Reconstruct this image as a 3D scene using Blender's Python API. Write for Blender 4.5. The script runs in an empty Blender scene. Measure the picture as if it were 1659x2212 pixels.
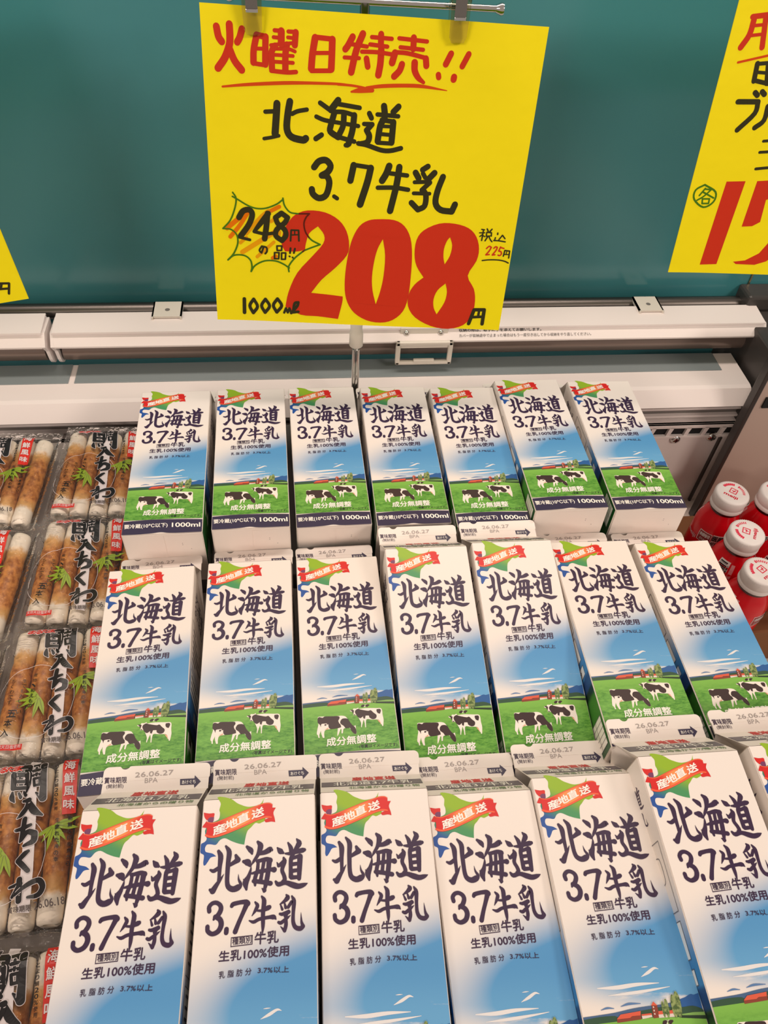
import bpy, bmesh, math, random
from mathutils import Vector, Matrix
from mathutils.geometry import tessellate_polygon
random.seed(7)
SC = bpy.context.scene
COL = SC.collection
MM = 0.001
# ---------------------------------------------------------------- camera
cam_d = bpy.data.cameras.new('camera')
cam = bpy.data.objects.new('camera', cam_d)
COL.objects.link(cam)
CB = ((0.994577,-0.092185,0.048151),(-0.037149,-0.747326,-0.663418),(0.097141,0.658032,-0.746698))
Xa = Vector([CB[0][i] for i in range(3)])          # image right in world
Ya = Vector([-CB[1][i] for i in range(3)])         # image up
Za = Vector([-CB[2][i] for i in range(3)])         # backwards
cam.matrix_world = Matrix(((Xa[0],Ya[0],Za[0],0),(Xa[1],Ya[1],Za[1],0),(Xa[2],Ya[2],Za[2],0.830),(0,0,0,1)))
cam_d.sensor_fit = 'HORIZONTAL'
cam_d.sensor_width = 36.0
cam_d.lens = 36.0*1689/1659
cam_d.clip_start = 0.02
SC.camera = cam
# ---------------------------------------------------------------- light
w = bpy.data.worlds.new('shop_air'); SC.world = w; w.use_nodes = True
w.node_tree.nodes['Background'].inputs[0].default_value = (1.0, 0.84, 0.74, 1)
w.node_tree.nodes['Background'].inputs[1].default_value = 0.5
def area(name, loc, aim, sx, sy, power, col):
    d = bpy.data.lights.new(name, 'AREA'); d.shape = 'RECTANGLE'; d.size = sx; d.size_y = sy
    d.energy = power; d.color = col
    o = bpy.data.objects.new(name, d); COL.objects.link(o); o.location = loc
    o.rotation_euler = (Vector(aim)-Vector(loc)).to_track_quat('-Z', 'Y').to_euler()
    return o
WARM = (1.0, 0.85, 0.74)
area('case_lamp', (0.08, 0.80, 1.45), (0.08, 0.78, 0), 1.3, 0.12, 12.5, WARM)
area('ceiling_lamp', (2.0, -1.6, 2.3), (0.2, 0.7, 0.3), 1.0, 0.3, 44, WARM)
area('ceiling_lamp', (-1.8, -2.3, 2.3), (0.0, 0.7, 0.4), 1.2, 0.3, 46, WARM)
SC.view_settings.view_transform = 'Standard'
SC.view_settings.look = 'None'
SC.view_settings.gamma = 1.0
SC.view_settings.use_curve_mapping = False
SC.view_settings.exposure = -0.36
SC.cycles.use_denoising = True
SC.cycles.max_bounces = 8
SC.cycles.transparent_max_bounces = 16
SC.cycles.caustics_reflective = False
SC.cycles.caustics_refractive = False
ART = {'brush':[[1146,3211,184,1291,3520,306,1274,4115,242,1270,4663,199,1251,4895,178],
[728,4266,120,931,4335,220,1223,4172,221],
[784,5378,157,944,5454,333,1155,5121,245,1367,4823,151,1548,4541,16],
[1572,2947,124,1789,3302,287,1758,3941,263,1751,4919,246,1840,5270,276,2118,5429,314,2426,5337,335,2556,5171,190,2433,4914,111,2398,4602,12],
[2197,3523,163,2331,3790,325,2118,3919,251,1886,4046,202],
[2845,3060,165,3085,3283,296,3166,3489,123],
[2678,3906,183,2923,3977,385,3060,4142,202],
[3489,2812,158,3664,3066,331,3530,3546,225,3278,3935,162,3145,4166,40,3116,4402,121,3004,4787,239,2844,5108,349,2906,5495,126],
[2703,4908,40,2827,5050,198],
[3616,3510,205,3955,3445,279,4258,3306,322,4348,3343,165],
[3550,3908,183,3517,4460,209,3386,4922,231,3406,5290,138],
[3506,3946,203,4011,3858,245,4255,3942,318],
[4214,3940,318,4167,4492,274,4071,5111,270,3939,5672,141],
[3892,3964,203,3813,4475,201,3716,5093,218],
[3198,4621,120,3677,4539,233,4301,4471,210,4507,4489,314],
[3317,5054,230,3844,5146,238,4308,5246,262],
[3809,5490,47,3956,5604,244],
[4683,3237,91,4869,3448,321,5037,3557,148],
[5065,3840,123,5101,4062,293,4771,4285,186,4670,4089,57],
[5119,4103,244,4984,4532,222,5099,4851,220,5141,5086,239,5026,5235,239],
[4613,5169,135,4772,5331,246,5188,5263,238,5626,5419,317,5946,5512,297,6280,5452,218,6502,5374,24],
[5329,2981,108,5490,3275,248,5524,3520,247],
[5854,2791,92,6000,3053,325,5765,3410,207,5660,3648,206],
[5168,3604,103,5452,3618,206,5838,3535,256,6223,3472,281,6318,3456,207],
[5663,3607,206,5518,3922,245,5495,4478,222,5512,4949,264],
[5554,3892,237,5810,3848,205,6046,3787,246],
[6055,3828,312,6021,4503,283,5994,5089,224],
[5565,4252,227,5963,4223,195],
[5531,4629,234,5928,4601,202],
[5540,4997,240,5995,4996,200],
[825,6539,237,803,6309,238,967,6131,224,1207,6106,224,1435,6259,239,1483,6491,261,1347,6761,259,1153,6871,190],
[1102,6993,114,1178,6851,228,1458,7004,273,1551,7299,283,1406,7615,270,1081,7741,232,819,7585,232,778,7349,233],
[1864,7549,256,1858,7718,255],
[2100,6337,212,2164,6247,240,2568,6175,225,2930,6174,264,3014,6264,302],
[2988,6233,302,2782,6705,238,2558,7206,235,2361,7708,263],
[3443,6219,101,3580,6412,209,3464,6666,173,3280,6944,38],
[3563,6679,108,3863,6694,154,4192,6574,262,4275,6541,224],
[3813,5929,102,3959,6170,249,3913,6837,230,3928,7494,197,3902,7989,19],
[3135,7181,68,3388,7267,182,3714,7138,183,4276,7076,191,4535,7089,252,4666,7205,61],
[5245,5940,102,5322,6088,266,5144,6267,187,4880,6426,62],
[4925,6481,85,5019,6708,147],
[5136,6360,85,5215,6626,174],
[5543,6344,179,5357,6614,178],
[4887,6942,138,5025,6967,184,5383,6868,223],
[5378,6838,185,5195,7086,184],
[4811,7377,152,4947,7420,190,5265,7207,168,5507,7047,23],
[5226,7106,153,5237,7526,205,5162,7840,188,4921,7600,30],
[5571,6032,102,5689,6295,234,5651,6926,192,5647,7402,206,5779,7699,227,6049,7785,242,6211,7678,220,6124,7427,130,6093,6930,12]],
'island':[853,-88,1050,-123,1482,-29,1824,117,2120,349,2417,493,2673,592,2974,627,3544,521,3790,182,3720,486,3786,836,3918,1486,3694,1645,3519,1701,3308,1649,3038,1911,2836,2111,2733,2480,2670,2921,2317,2831,1903,2668,1490,2463,1193,2552,1019,2770,892,2825,643,2773,413,2782,314,2981,364,3186,529,3254,797,3327,1021,3498,710,3544,561,3756,413,3967,310,3982,271,3821,288,3543,258,3362,11,3189,8,2763,269,2612,377,2412,237,1949,498,1542,1014,1311,1088,931,1037,713,1102,370,1042,192],
'ribtail':[[83,821,424,901,703,892,757,959,670,1423,458,1413,354,1282,311,1322,143,1102],
[29,1722,289,1363,393,1453,367,1788],
[4224,769,4548,784,4398,1079,4481,1426,4528,1683,4274,1629,3950,1657,3852,1504,4186,1327]],
'ribfold':[354,1282,505,1140,740,1150,691,1445,457,1456],
'ribband':[351,1451,711,1509,1139,1402,1787,1176,2442,927,3102,676,3763,496,4155,483,4332,578,4281,1332,3971,1326,3402,1505,2703,1790,2010,2073,1411,2274,903,2395,504,2384,296,2263,341,2037],
'ribedge':[[309,2223,108,694,2336,117,1413,2212,117,2358,1879,118,3404,1462,119,3927,1337,120,4270,1374,103],
[351,1451,51,711,1509,68,1139,1410,68,2441,936,69,3762,505,70,4155,492,70,4331,591,43]],
'ribtext':[('産',[771,2273,1536,2059,685,1740]),
('地',[1513,2008,2227,1739,1435,1492]),
('直',[2246,1706,2935,1399,2173,1194]),
('送',[3083,1439,3828,1204,3038,898])],
'field':[23,14154,1872,14091,3904,14040,5355,14119,6924,14281,6957,17882,4532,17804,4,17841],
'hills':[23,13768,1024,13720,1896,13666,2971,13537,3949,13479,4684,13456,5178,13414,5725,13348,5663,14207,3898,14120,1869,14128,26,14192],
'woods':[33,13891,1020,13810,1839,13822,2074,13921,2958,13724,4084,13625,4575,13583,5692,13672,6382,13645,6900,13849,6915,14066,5660,13993,5639,14205,3898,14120,1869,14128,26,14192],
'mount':[5676,13345,6083,13213,6444,13077,6637,13119,6926,13060,6898,13957,5639,13722],
'strip':[5636,13991,6349,13951,6945,13976,6943,14159,5627,14087],
'hedge':[5557,14049,6946,14138,6946,14310,5546,14166],
'roof':[[1927,13962,2179,13780,3348,13691,3285,13900,2800,13899,2650,13978,1925,13994],
[4023,13474,4199,13293,4377,13503],
[4340,13769,4706,13766,4691,13926,4302,13927],
[4948,13785,5218,13769,5203,13929,4934,13935],
[3337,13851,3921,13833,3938,13920,3355,13927]],
'barn':[[1902,13987,2651,13967,2801,13893,3309,13891,3281,14081,2641,14115,1892,14151],
[4048,13460,4364,13485,4329,14069,3973,14083]],
'house':[[3342,13915,3928,13919,3930,14016,3344,14076],
[4303,13917,5203,13924,5202,14096,4288,14087],
[4102,13519,4165,13524,4158,13604,4095,13599],
[4089,13679,4152,13684,4145,13765,4082,13760],
[4076,13840,4139,13845,4132,13925,4069,13920]],
'poplar':[[4698,13295,4733,13338,4753,13452,4756,13615,4740,13794,4709,13953,4669,14061,4627,14098,4593,14055,4573,13942,4570,13781,4586,13602,4617,13442,4657,13332],
[4913,13203,4962,13252,4992,13383,4999,13569,4980,13771,4940,13951,4887,14074,4830,14114,4782,14065,4751,13936,4744,13753,4762,13550,4802,13368,4856,13244],
[5363,13019,5426,13081,5465,13244,5473,13473,5448,13725,5396,13947,5327,14098,5255,14148,5193,14087,5154,13928,5145,13701,5169,13449,5220,13224,5290,13070],
[5614,12874,5689,12945,5735,13132,5745,13395,5716,13683,5655,13938,5573,14110,5487,14167,5414,14097,5367,13915,5356,13654,5384,13367,5445,13109,5527,12933]],
'cloudblue':[[1132,13498,20,1522,13422,92,1907,13469,26],
[2299,13403,20,2792,13307,113,3472,13333,26]],
'cloudwhite':[[3915,12045,21,4378,11857,158,4793,11664,117,5037,11723,21],
[1232,12444,52,2356,12477,208,3542,12405,177,4826,12411,31],
[4052,11578,16,4252,11566,53,4452,11564,11],
[1748,12841,31,3021,12804,155,4206,12733,125,5400,12633,26]],
'cow':[[1127,15053,1180,14954,1442,14949,2012,14969,2631,14993,2870,14986,3152,15061,3327,15283,3536,15662,3709,15881,3878,15844,3881,16099,3899,16456,3776,16522,3622,16383,3497,16170,3391,16008,3083,16009,2960,16075,2890,16399,2796,16391,2819,16064,2749,16058,2581,16449,2478,16591,2488,16441,2557,15966,1951,15993,1617,16067,1533,16313,1540,16625,1423,16630,1324,16296,1313,16042,1259,16189,1179,16384,1190,16611,1098,16588,1083,16427,996,16294,1061,15920,1149,15570,1112,15362],
[3546,14595,3762,14612,3820,14485,4012,14501,4186,14435,4226,14544,4736,14516,5553,14582,5842,14605,5947,14762,5951,15183,5985,15550,5907,16060,5836,16054,5804,15898,5752,15945,5688,15630,5556,15516,5080,15477,4749,15424,4657,15650,4634,16069,4572,16064,4558,15693,4509,15431,4416,15682,4313,16043,4269,16003,4297,15672,4181,15352,4080,15136,3945,15021,3846,15065,3781,14981,3795,14799,3564,14676],
[4619,14188,4703,14227,4686,14422,4646,14435],
[4752,14231,4841,14206,4792,14431,4752,14443]],
'cowpatch':[[1126,15079,1249,14985,1483,15056,1631,14964,2202,14984,2677,15023,2737,15184,2629,15382,2686,15593,2773,15702,2806,15910,2566,15967,2045,16000,1890,15835,1880,15604,1737,15618,1790,15520,1553,15526,1362,15562,1326,15789,1243,15578,1110,15413],
[1597,15581,1716,15565,1733,15694,1590,15708],
[2847,15322,2996,15231,3327,15283,3536,15662,3709,15881,3776,15938,3877,16150,3890,16455,3776,16522,3622,16383,3497,16170,3438,16012,3130,16013,3002,15823,2800,15653,2764,15496],
[3951,14654,4154,14538,4341,14606,4907,14757,5104,14720,5278,14919,5497,15146,5423,15401,5178,15459,4952,15311,4919,15152,4680,15132,4609,15387,4495,15326,4485,15169,4281,15308,4099,15190,3973,14971,3915,14809],
[3546,14595,3716,14582,3855,14646,3787,14903,3743,14848,3684,14685],
[3797,14957,3949,14979,3846,15065],
[5543,14676,5787,14669,5860,14807,5770,15063,5608,14998,5528,14833],
[4385,14372,4469,14245,4666,14208,4681,14315,4501,14434],
[4748,14374,4784,14244,5004,14235,5047,14292,4943,14363,4837,14461]],
'udder':[[1572,16038,1865,15858,1857,15985],
[5506,15537,5691,15604,5775,15947,5715,15839]],
'bar':[20,17976,2014,17868,4060,17880,5605,17946,7013,18038,7019,19609,5187,19529,4172,19486,3405,19350,2657,19439,1660,19512,-10,19543],
'ftext':[('種類別',0,[2224,8381,3305,8341,2220,8007]),
('牛乳',1,[3477,8445,4819,8424,3491,7815]),
('生乳100%使用',1,[1518,9180,5402,9117,1530,8647]),
('乳',0,[1578,9998,1905,9982,1580,9655]),
('脂',0,[2047,9976,2385,9961,2056,9632]),
('肪',0,[2521,9960,2855,9950,2533,9610]),
('分',0,[3007,9938,3347,9923,3020,9594]),
('3.7%以上',0,[3694,9886,5412,9946,3707,9581])],
'fbox':[[2144,7983,3358,7939,3355,7982,2147,8025],
[2142,8477,3361,8424,3364,8382,2139,8435],
[2144,7983,2180,7985,2178,8474,2142,8477],
[3327,7943,3363,7940,3366,8424,3330,8422]],
'wtext':[('成分無調整',1,[1663,17330,5274,17287,1678,16666]),
('要冷蔵(10℃以下)',1,[220,18901,3950,18858,174,18330]),
('1000ml',1,[4329,18826,6785,18929,4305,18327])],
'dtext':[('(写真はイメージです)',1,[3993,17685,6761,17752,4020,17367])],
'fintext':[('賞味期限',1,[83,-2963,1568,-2941,49,-3395]),
('(開封前)',0,[268,-2583,1397,-2580,235,-2909])],
'findate':[('26.06.27',0,[2078,-3289,4633,-3358,2061,-3632]),
('BPA',0,[2770,-2878,3631,-2890,2746,-3207])],
'finarrow':[5115,-3025,6081,-3021,6091,-3235,6521,-2790,6119,-2369,6088,-2600,5155,-2609],
'finarrowtext':[('あけぐち',0,[5273,-2660,6194,-2669,5237,-2915])],
'sign':[('r',[122,151,49,135,217,50,158,250,50]),
('r',[223,131,50,224,212,51,216,274,51,177,362,52,120,436,52]),
('r',[320,157,47,299,217,47,280,247,47]),
('r',[218,298,50,254,377,50,308,439,51]),
('r',[433,191,46,408,293,46,404,380,47]),
('r',[433,189,40,502,199,41]),
('r',[503,199,46,500,288,46,498,388,47]),
('r',[430,283,25,507,280,25]),
('r',[406,387,30,505,395,30]),
('r',[574,150,27,628,151,27]),
('r',[627,153,49,626,238,49]),
('r',[565,197,25,614,199,25]),
('r',[682,152,27,740,152,27]),
('r',[740,155,44,733,241,45]),
('r',[678,192,24,719,194,24]),
('r',[543,253,24,606,243,24,708,230,24]),
('r',[578,256,44,550,297,44,551,419,45]),
('r',[670,244,46,659,310,47,658,426,47]),
('r',[571,276,24,684,272,24,735,286,24]),
('r',[570,318,24,719,318,24]),
('r',[569,366,25,719,366,26]),
('r',[544,431,30,669,436,30,744,429,30]),
('r',[893,182,49,874,297,49,866,398,50]),
('r',[891,178,34,1029,184,34]),
('r',[1029,187,49,1029,289,49,1027,393,50]),
('r',[882,288,27,1032,279,27]),
('r',[867,414,31,1025,405,31]),
('r',[1190,159,45,1154,223,45,1135,247,45]),
('r',[1270,134,47,1223,250,48,1189,406,49]),
('r',[1174,209,28,1307,220,28]),
('r',[1130,305,27,1249,304,27]),
('r',[1342,152,28,1503,155,28]),
('r',[1415,128,43,1418,214,44]),
('r',[1331,203,28,1471,211,28]),
('r',[1268,257,28,1392,254,28,1507,262,28]),
('r',[1423,235,48,1422,332,49,1411,415,49]),
('r',[1308,304,42,1321,360,42]),
('r',[1560,148,28,1786,157,28]),
('r',[1677,137,44,1680,214,44]),
('r',[1575,209,28,1760,216,28]),
('r',[1535,251,48,1517,321,49]),
('r',[1535,246,30,1636,248,30,1780,271,30]),
('r',[1788,277,45,1797,327,45]),
('r',[1598,328,46,1582,374,46,1541,418,47]),
('r',[1700,310,49,1706,367,47,1740,417,40,1786,448,25]),
('r',[1989,230,43,1954,307,44]),
('r',[2132,225,41,2090,314,41]),
('r',[1902,385,40,1907,404,40]),
('r',[2033,394,46,2031,412,46]),
('o',[149,567,14,358,540,22,647,513,25,864,502,21,1083,497,18,1185,501,15]),
('o',[1085,500,17,1195,502,17,1298,514,17,1358,529,17]),
('o',[1197,548,14,1270,534,36,1369,529,29]),
('o',[1320,513,21,1451,493,26,1635,479,26,1783,477,24,1985,496,6]),
('k',[588,668,53,581,764,54,570,895,55]),
('k',[491,733,31,563,726,31]),
('k',[477,939,26,541,926,26,601,910,26]),
('k',[694,646,50,677,737,51,669,853,52,708,914,52,808,934,52,828,920,52]),
('k',[712,737,32,759,715,31,834,699,31]),
('k',[943,643,34,1022,690,35]),
('k',[913,748,32,969,768,32,1025,778,32]),
('k',[912,918,39,960,886,38]),
('k',[1091,617,49,1034,690,50]),
('k',[1099,645,33,1272,664,33]),
('k',[1064,706,45,1035,812,46,1033,856,46,1101,897,46]),
('k',[1092,893,34,1239,925,34]),
('k',[1064,704,33,1141,703,33,1233,723,33]),
('k',[1229,723,47,1219,839,48,1191,944,48]),
('k',[1143,714,44,1139,806,44,1106,882,45]),
('k',[1025,778,30,1161,791,30,1267,803,31]),
('k',[1195,929,34,1188,955,34,1167,957,34]),
('k',[1355,702,38,1375,736,38]),
('k',[1474,641,48,1484,694,48]),
('k',[1596,638,45,1555,681,45]),
('k',[1423,706,32,1599,711,32]),
('k',[1314,784,31,1384,785,37,1339,832,43,1364,875,46,1348,925,44,1274,940,31]),
('k',[1274,938,36,1345,947,36,1470,981,36,1552,982,36,1642,958,36]),
('k',[1486,730,47,1453,790,48,1438,912,48]),
('k',[1462,746,35,1563,755,35]),
('k',[1561,758,47,1559,843,48,1557,917,48]),
('k',[1465,794,26,1554,793,26]),
('k',[1461,855,29,1550,858,29]),
('k',[1437,924,31,1556,925,31]),
('k',[902,1145,50,943,1096,50,1003,1085,50,1043,1128,50,1021,1178,51,970,1210,51]),
('k',[970,1210,49,1015,1216,49,1037,1269,50,1011,1371,50,949,1400,50,896,1368,50,885,1328,50]),
('k',[1082,1380,33,1109,1396,33]),
('k',[1243,1114,51,1220,1241,51]),
('k',[1243,1111,34,1392,1126,34]),
('k',[1392,1131,54,1368,1252,55,1315,1438,56]),
('k',[1552,1106,53,1531,1169,53,1498,1229,53]),
('k',[1566,1165,34,1715,1175,34]),
('k',[1641,1110,51,1627,1264,52,1587,1481,53]),
('k',[1464,1289,35,1610,1282,35,1734,1293,35]),
('k',[1890,1091,43,1846,1121,43]),
('k',[1787,1148,48,1818,1192,48]),
('k',[1852,1150,36,1875,1183,36]),
('k',[1953,1141,48,1907,1193,48]),
('k',[1785,1227,31,1916,1216,31]),
('k',[1921,1223,38,1855,1289,38]),
('k',[1785,1320,30,1927,1316,30]),
('k',[1868,1288,45,1897,1336,46,1893,1423,46,1837,1458,46,1773,1402,46]),
('k',[2031,1169,48,1996,1288,49,1989,1392,50,2041,1449,50,2143,1459,50,2165,1396,50])],
'signscrib':[('o',[131,1699,42,235,1612,41]),
('o',[157,1775,36,245,1670,36,320,1556,35]),
('y',[245,1826,30,301,1775,30]),
('y',[260,1910,43,378,1832,42,555,1715,42]),
('y',[393,1947,31,548,1806,30]),
('o',[528,1528,35,599,1490,35]),
('y',[302,1739,36,432,1591,35,504,1530,35]),
('y',[526,1622,30,610,1553,29]),
('o',[534,1953,34,564,1933,34]),
('y',[597,1713,36,584,1774,36])],
'sign208':[[[681,1619,743,1551,850,1510,1005,1520,1131,1582,1205,1679,1234,1802,1214,1899,1114,2017,988,2137,893,2267,1057,2277,1194,2289,1191,2349,1156,2516,963,2498,796,2490,650,2415,680,2268,761,2081,903,1913,996,1797,1002,1719,945,1645,868,1710,838,1805,831,1860,760,1881,649,1884,618,1815,635,1705]],
[[1488,1558,1630,1559,1728,1608,1793,1714,1821,1871,1827,2084,1819,2271,1781,2411,1687,2504,1570,2535,1434,2517,1312,2448,1241,2347,1211,2228,1209,2062,1229,1882,1262,1738,1320,1627,1396,1574],
[1540,1733,1571,1883,1569,2079,1546,2231,1513,2353,1474,2217,1461,2084,1473,1936,1498,1822]],
[[2041,1570,2184,1563,2316,1596,2398,1670,2438,1779,2430,1893,2367,2036,2442,2159,2471,2278,2462,2419,2390,2529,2241,2575,2066,2551,1904,2468,1826,2357,1824,2236,1873,2141,1949,2071,1873,1967,1843,1854,1850,1727,1906,1638],
[2156,1686,2184,1759,2175,1855,2135,1939,2116,1874,2112,1794,2131,1722],
[2165,2120,2188,2204,2175,2308,2113,2430,2077,2364,2067,2278,2095,2191]]],
'signtop':[('g',[195,1388,14,222,1435,14,210,1515,14,164,1627,14,95,1704,14]),
('g',[95,1704,14,166,1709,14,215,1755,14,221,1833,15,181,1926,15,126,1987,15]),
('g',[126,1987,15,186,1941,15,277,1940,15,331,1981,15,343,2043,15,334,2087,15]),
('g',[334,2087,15,372,2029,15,459,1982,15,558,1977,15,631,2002,15,687,2037,15]),
('g',[684,2072,15,682,2022,15,736,1944,15,810,1879,15]),
('g',[828,1866,15,907,1832,15,968,1808,15]),
('g',[968,1808,15,900,1777,15,866,1749,15]),
('g',[765,1543,14,694,1532,14,646,1477,14,632,1415,14]),
('g',[632,1426,14,576,1469,14,481,1508,14,398,1514,14,322,1492,14,236,1445,14,191,1422,14]),
('d',[866,1749,15,832,1696,14,819,1625,14,837,1572,14,866,1538,14]),
('d',[866,1538,14,765,1543,14]),
('d',[810,1879,15,828,1866,15]),
('k',[241,1600,50,279,1543,50,333,1529,50,360,1565,50,329,1655,50,250,1765,51]),
('k',[238,1775,26,331,1794,27]),
('k',[501,1553,50,430,1644,45,374,1715,30]),
('k',[372,1718,30,464,1734,30,537,1725,30]),
('k',[495,1553,50,484,1659,51,465,1779,51]),
('k',[619,1544,46,565,1585,46,586,1637,46,645,1687,47,657,1740,47,621,1787,47,567,1747,47,576,1690,47,646,1628,46,673,1580,46,619,1544,46]),
('k',[705,1690,16,699,1785,16]),
('k',[705,1689,16,771,1688,16,775,1782,16]),
('k',[736,1692,11,736,1731,11]),
('k',[705,1733,12,772,1727,12]),
('k',[456,1849,17,434,1908,17,416,1885,17,438,1847,17,479,1857,17,484,1891,17,468,1914,17]),
('k',[575,1838,15,620,1836,15,617,1877,15,577,1879,15,575,1838,15]),
('k',[553,1900,15,594,1898,15,590,1956,15,552,1957,15,553,1900,15]),
('k',[617,1900,15,655,1898,15,651,1957,15,616,1959,15,617,1900,15]),
('k',[699,1853,18,694,1897,18]),
('k',[739,1855,18,729,1895,18]),
('k',[688,1927,16,692,1930,16]),
('k',[717,1936,16,720,1940,16]),
('k',[2475,2369,35,2440,2513,35]),
('k',[2475,2369,35,2574,2365,35,2574,2511,35]),
('k',[2526,2367,24,2524,2434,24]),
('k',[2457,2446,28,2567,2436,28]),
('k',[262,2354,33,259,2491,34]),
('k',[350,2353,30,312,2420,30,343,2491,31,384,2426,30,350,2353,30]),
('k',[461,2349,30,423,2415,30,455,2483,31,499,2416,30,461,2349,30]),
('k',[575,2340,30,535,2407,30,567,2475,31,614,2407,30,575,2340,30]),
('k',[638,2476,22,655,2430,22,672,2474,22,688,2429,22,705,2473,22]),
('k',[705,2477,27,762,2405,27,772,2366,27,739,2376,27,723,2469,27,773,2460,27]),
('k',[2437,1600,12,2463,1603,12]),
('k',[2422,1632,11,2469,1629,11]),
('k',[2455,1605,13,2453,1651,13,2451,1700,13]),
('k',[2429,1665,11,2451,1645,11]),
('k',[2459,1655,10,2475,1665,10]),
('k',[2487,1593,13,2499,1613,13]),
('k',[2532,1594,13,2515,1617,13]),
('k',[2488,1624,12,2488,1660,12]),
('k',[2488,1624,12,2531,1625,12,2535,1656,12]),
('k',[2490,1657,10,2535,1654,10]),
('k',[2500,1666,13,2483,1701,13]),
('k',[2514,1662,12,2529,1687,12,2548,1707,12]),
('k',[2590,1626,14,2591,1638,14]),
('k',[2575,1668,12,2572,1686,12]),
('k',[2563,1695,12,2608,1695,12,2672,1702,12]),
('k',[2637,1643,12,2610,1685,12]),
('k',[2637,1643,12,2665,1673,12]),
('k',[2682,1781,13,2676,1835,13]),
('k',[2683,1781,13,2728,1785,13,2729,1850,13]),
('k',[2702,1789,9,2699,1812,9]),
('k',[2678,1819,10,2726,1817,10]),
('k',[2483,1885,12,2549,1875,12,2636,1873,12,2696,1882,12,2733,1897,12]),
('r',[2507,1772,13,2530,1750,13,2551,1759,13,2536,1794,13,2510,1829,13]),
('r',[2511,1831,13,2541,1826,13]),
('r',[2576,1766,13,2591,1751,13,2607,1757,13,2599,1785,13,2571,1827,13]),
('r',[2571,1830,13,2595,1825,13]),
('r',[2637,1751,13,2626,1788,13]),
('r',[2635,1756,13,2670,1763,13]),
('r',[2626,1790,13,2647,1795,13,2654,1817,13,2639,1832,13,2625,1827,13])],
'rstroke':[('r',[162,-2063,46,158,-1959,47,114,-1868,47]),
('r',[144,-2082,39,267,-2100,39]),
('r',[253,-2090,43,292,-1875,44]),
('r',[151,-2019,25,263,-2033,25]),
('r',[149,-1950,25,276,-1968,25]),
('o',[125,-1761,18,364,-1820,18]),
('k',[292,-1759,41,304,-1632,42]),
('k',[292,-1757,30,382,-1767,30]),
('k',[309,-1636,34,435,-1616,34]),
('k',[305,-1697,26,408,-1694,26]),
('k',[384,-1762,41,420,-1619,42]),
('k',[217,-1473,42,392,-1479,42,392,-1390,43,281,-1256,44]),
('k',[343,-1547,42,370,-1527,42]),
('k',[401,-1556,42,428,-1536,42]),
('k',[489,-1447,43,491,-1339,43,429,-1279,44]),
('k',[543,-1176,24,649,-1186,24]),
('k',[540,-1085,24,680,-1097,25]),
('k',[551,-948,25,725,-969,25]),
('g',[128,-800,17,56,-752,17,66,-672,17,172,-606,17,253,-657,17,245,-742,17,128,-800,17]),
('g',[142,-769,15,104,-707,15]),
('g',[144,-763,15,200,-760,15,145,-699,15,94,-665,15]),
('g',[129,-738,15,243,-689,15]),
('g',[142,-678,15,150,-638,15,210,-640,15,207,-680,15,142,-678,15])],
'rpoly':[[320,-833,493,-842,455,-87,293,-78],
[600,-846,785,-861,814,-718,737,-686,749,-490,685,-450,587,-443],
[609,-115,722,-131,836,-202,892,-302,975,-326,998,-195,930,-127,827,-91,643,-93]],
'rframe':[[352.2,640.0,435.9],
[0.99881,-0.04839,-0.0053],
[-0.01524,-0.20749,-0.97812]],
'lstroke':[('k',[-242,-181,21,-294,-85,21]),
('k',[-242,-181,21,-112,-162,21,-150,-73,21]),
('k',[-265,-129,21,-131,-118,21]),
('k',[-176,-171,21,-203,-124,21])],
'lframe':[[-244.0,640.0,414.0],
[0.98726,-0.01295,0.15861],
[0.15228,-0.21266,-0.96519]],
'sframe':[[-68.5,702.3,634.0],
[0.99832,-0.05249,-0.02466],
[-0.04234,-0.2061,-0.97761]],
'pkbrush':[[-157,-629,43,-195,-566,54],
[-170,-592,43,-87,-591,43,-100,-543,30],
[-186,-522,43,-172,-410,42],
[-184,-517,38,-90,-520,43,-73,-408,38],
[-134,-513,28,-118,-411,27],
[-173,-463,27,-83,-461,27],
[-167,-409,31,-73,-408,31],
[-173,-375,19,-171,-331,41,-149,-299,12],
[-126,-370,19,-108,-335,27],
[-93,-378,19,-71,-347,27],
[-74,-580,43,-64,-439,42,-71,-374,17],
[-77,-580,32,32,-594,50,52,-430,48,62,-312,57,6,-358,12],
[-38,-539,26,6,-544,26],
[-18,-565,22,-9,-499,21],
[-36,-501,23,18,-506,23],
[-26,-473,23,18,-478,23,26,-422,23,-13,-416,23,-26,-473,23],
[-79,-302,25,-38,-304,41,-47,-250,41,-81,-202,41,-111,-172,8],
[-40,-291,41,14,-215,56,76,-180,16],
[-104,-82,26,-48,-90,36,4,-107,26],
[-48,-159,40,-50,-50,40,-57,9,22],
[-49,3,24,-13,-55,40,42,-42,46,39,15,45,-23,45,23],
[16,88,25,-9,107,39,-51,150,38,-17,181,40,32,229,34],
[-18,287,42,-1,435,41],
[-84,333,19,-8,317,37,-53,403,24],
[-37,393,20,37,332,34,113,301,39,155,350,43,133,402,42,58,415,20]],
'pkribbon':[-100,-659,-25,-653,34,-163,66,224,82,520,-3,514,-19,218,-50,-169],
'pkflag':[179,-626,293,-631,329,-171,228,-164],
'pkflagtext':[('海',0,[207,-521,285,-526,198,-606]),
('鮮',0,[215,-413,292,-417,208,-492]),
('風',0,[225,-307,301,-311,218,-384]),
('味',0,[234,-204,310,-207,228,-279])],
'pktext':[('い',0,[129,-539,157,-541,127,-569]),
('と',0,[133,-501,160,-502,131,-530]),
('よ',0,[137,-462,164,-463,135,-491]),
('り',0,[141,-424,168,-425,139,-453]),
('鯛',0,[145,-386,172,-387,143,-415]),
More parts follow.
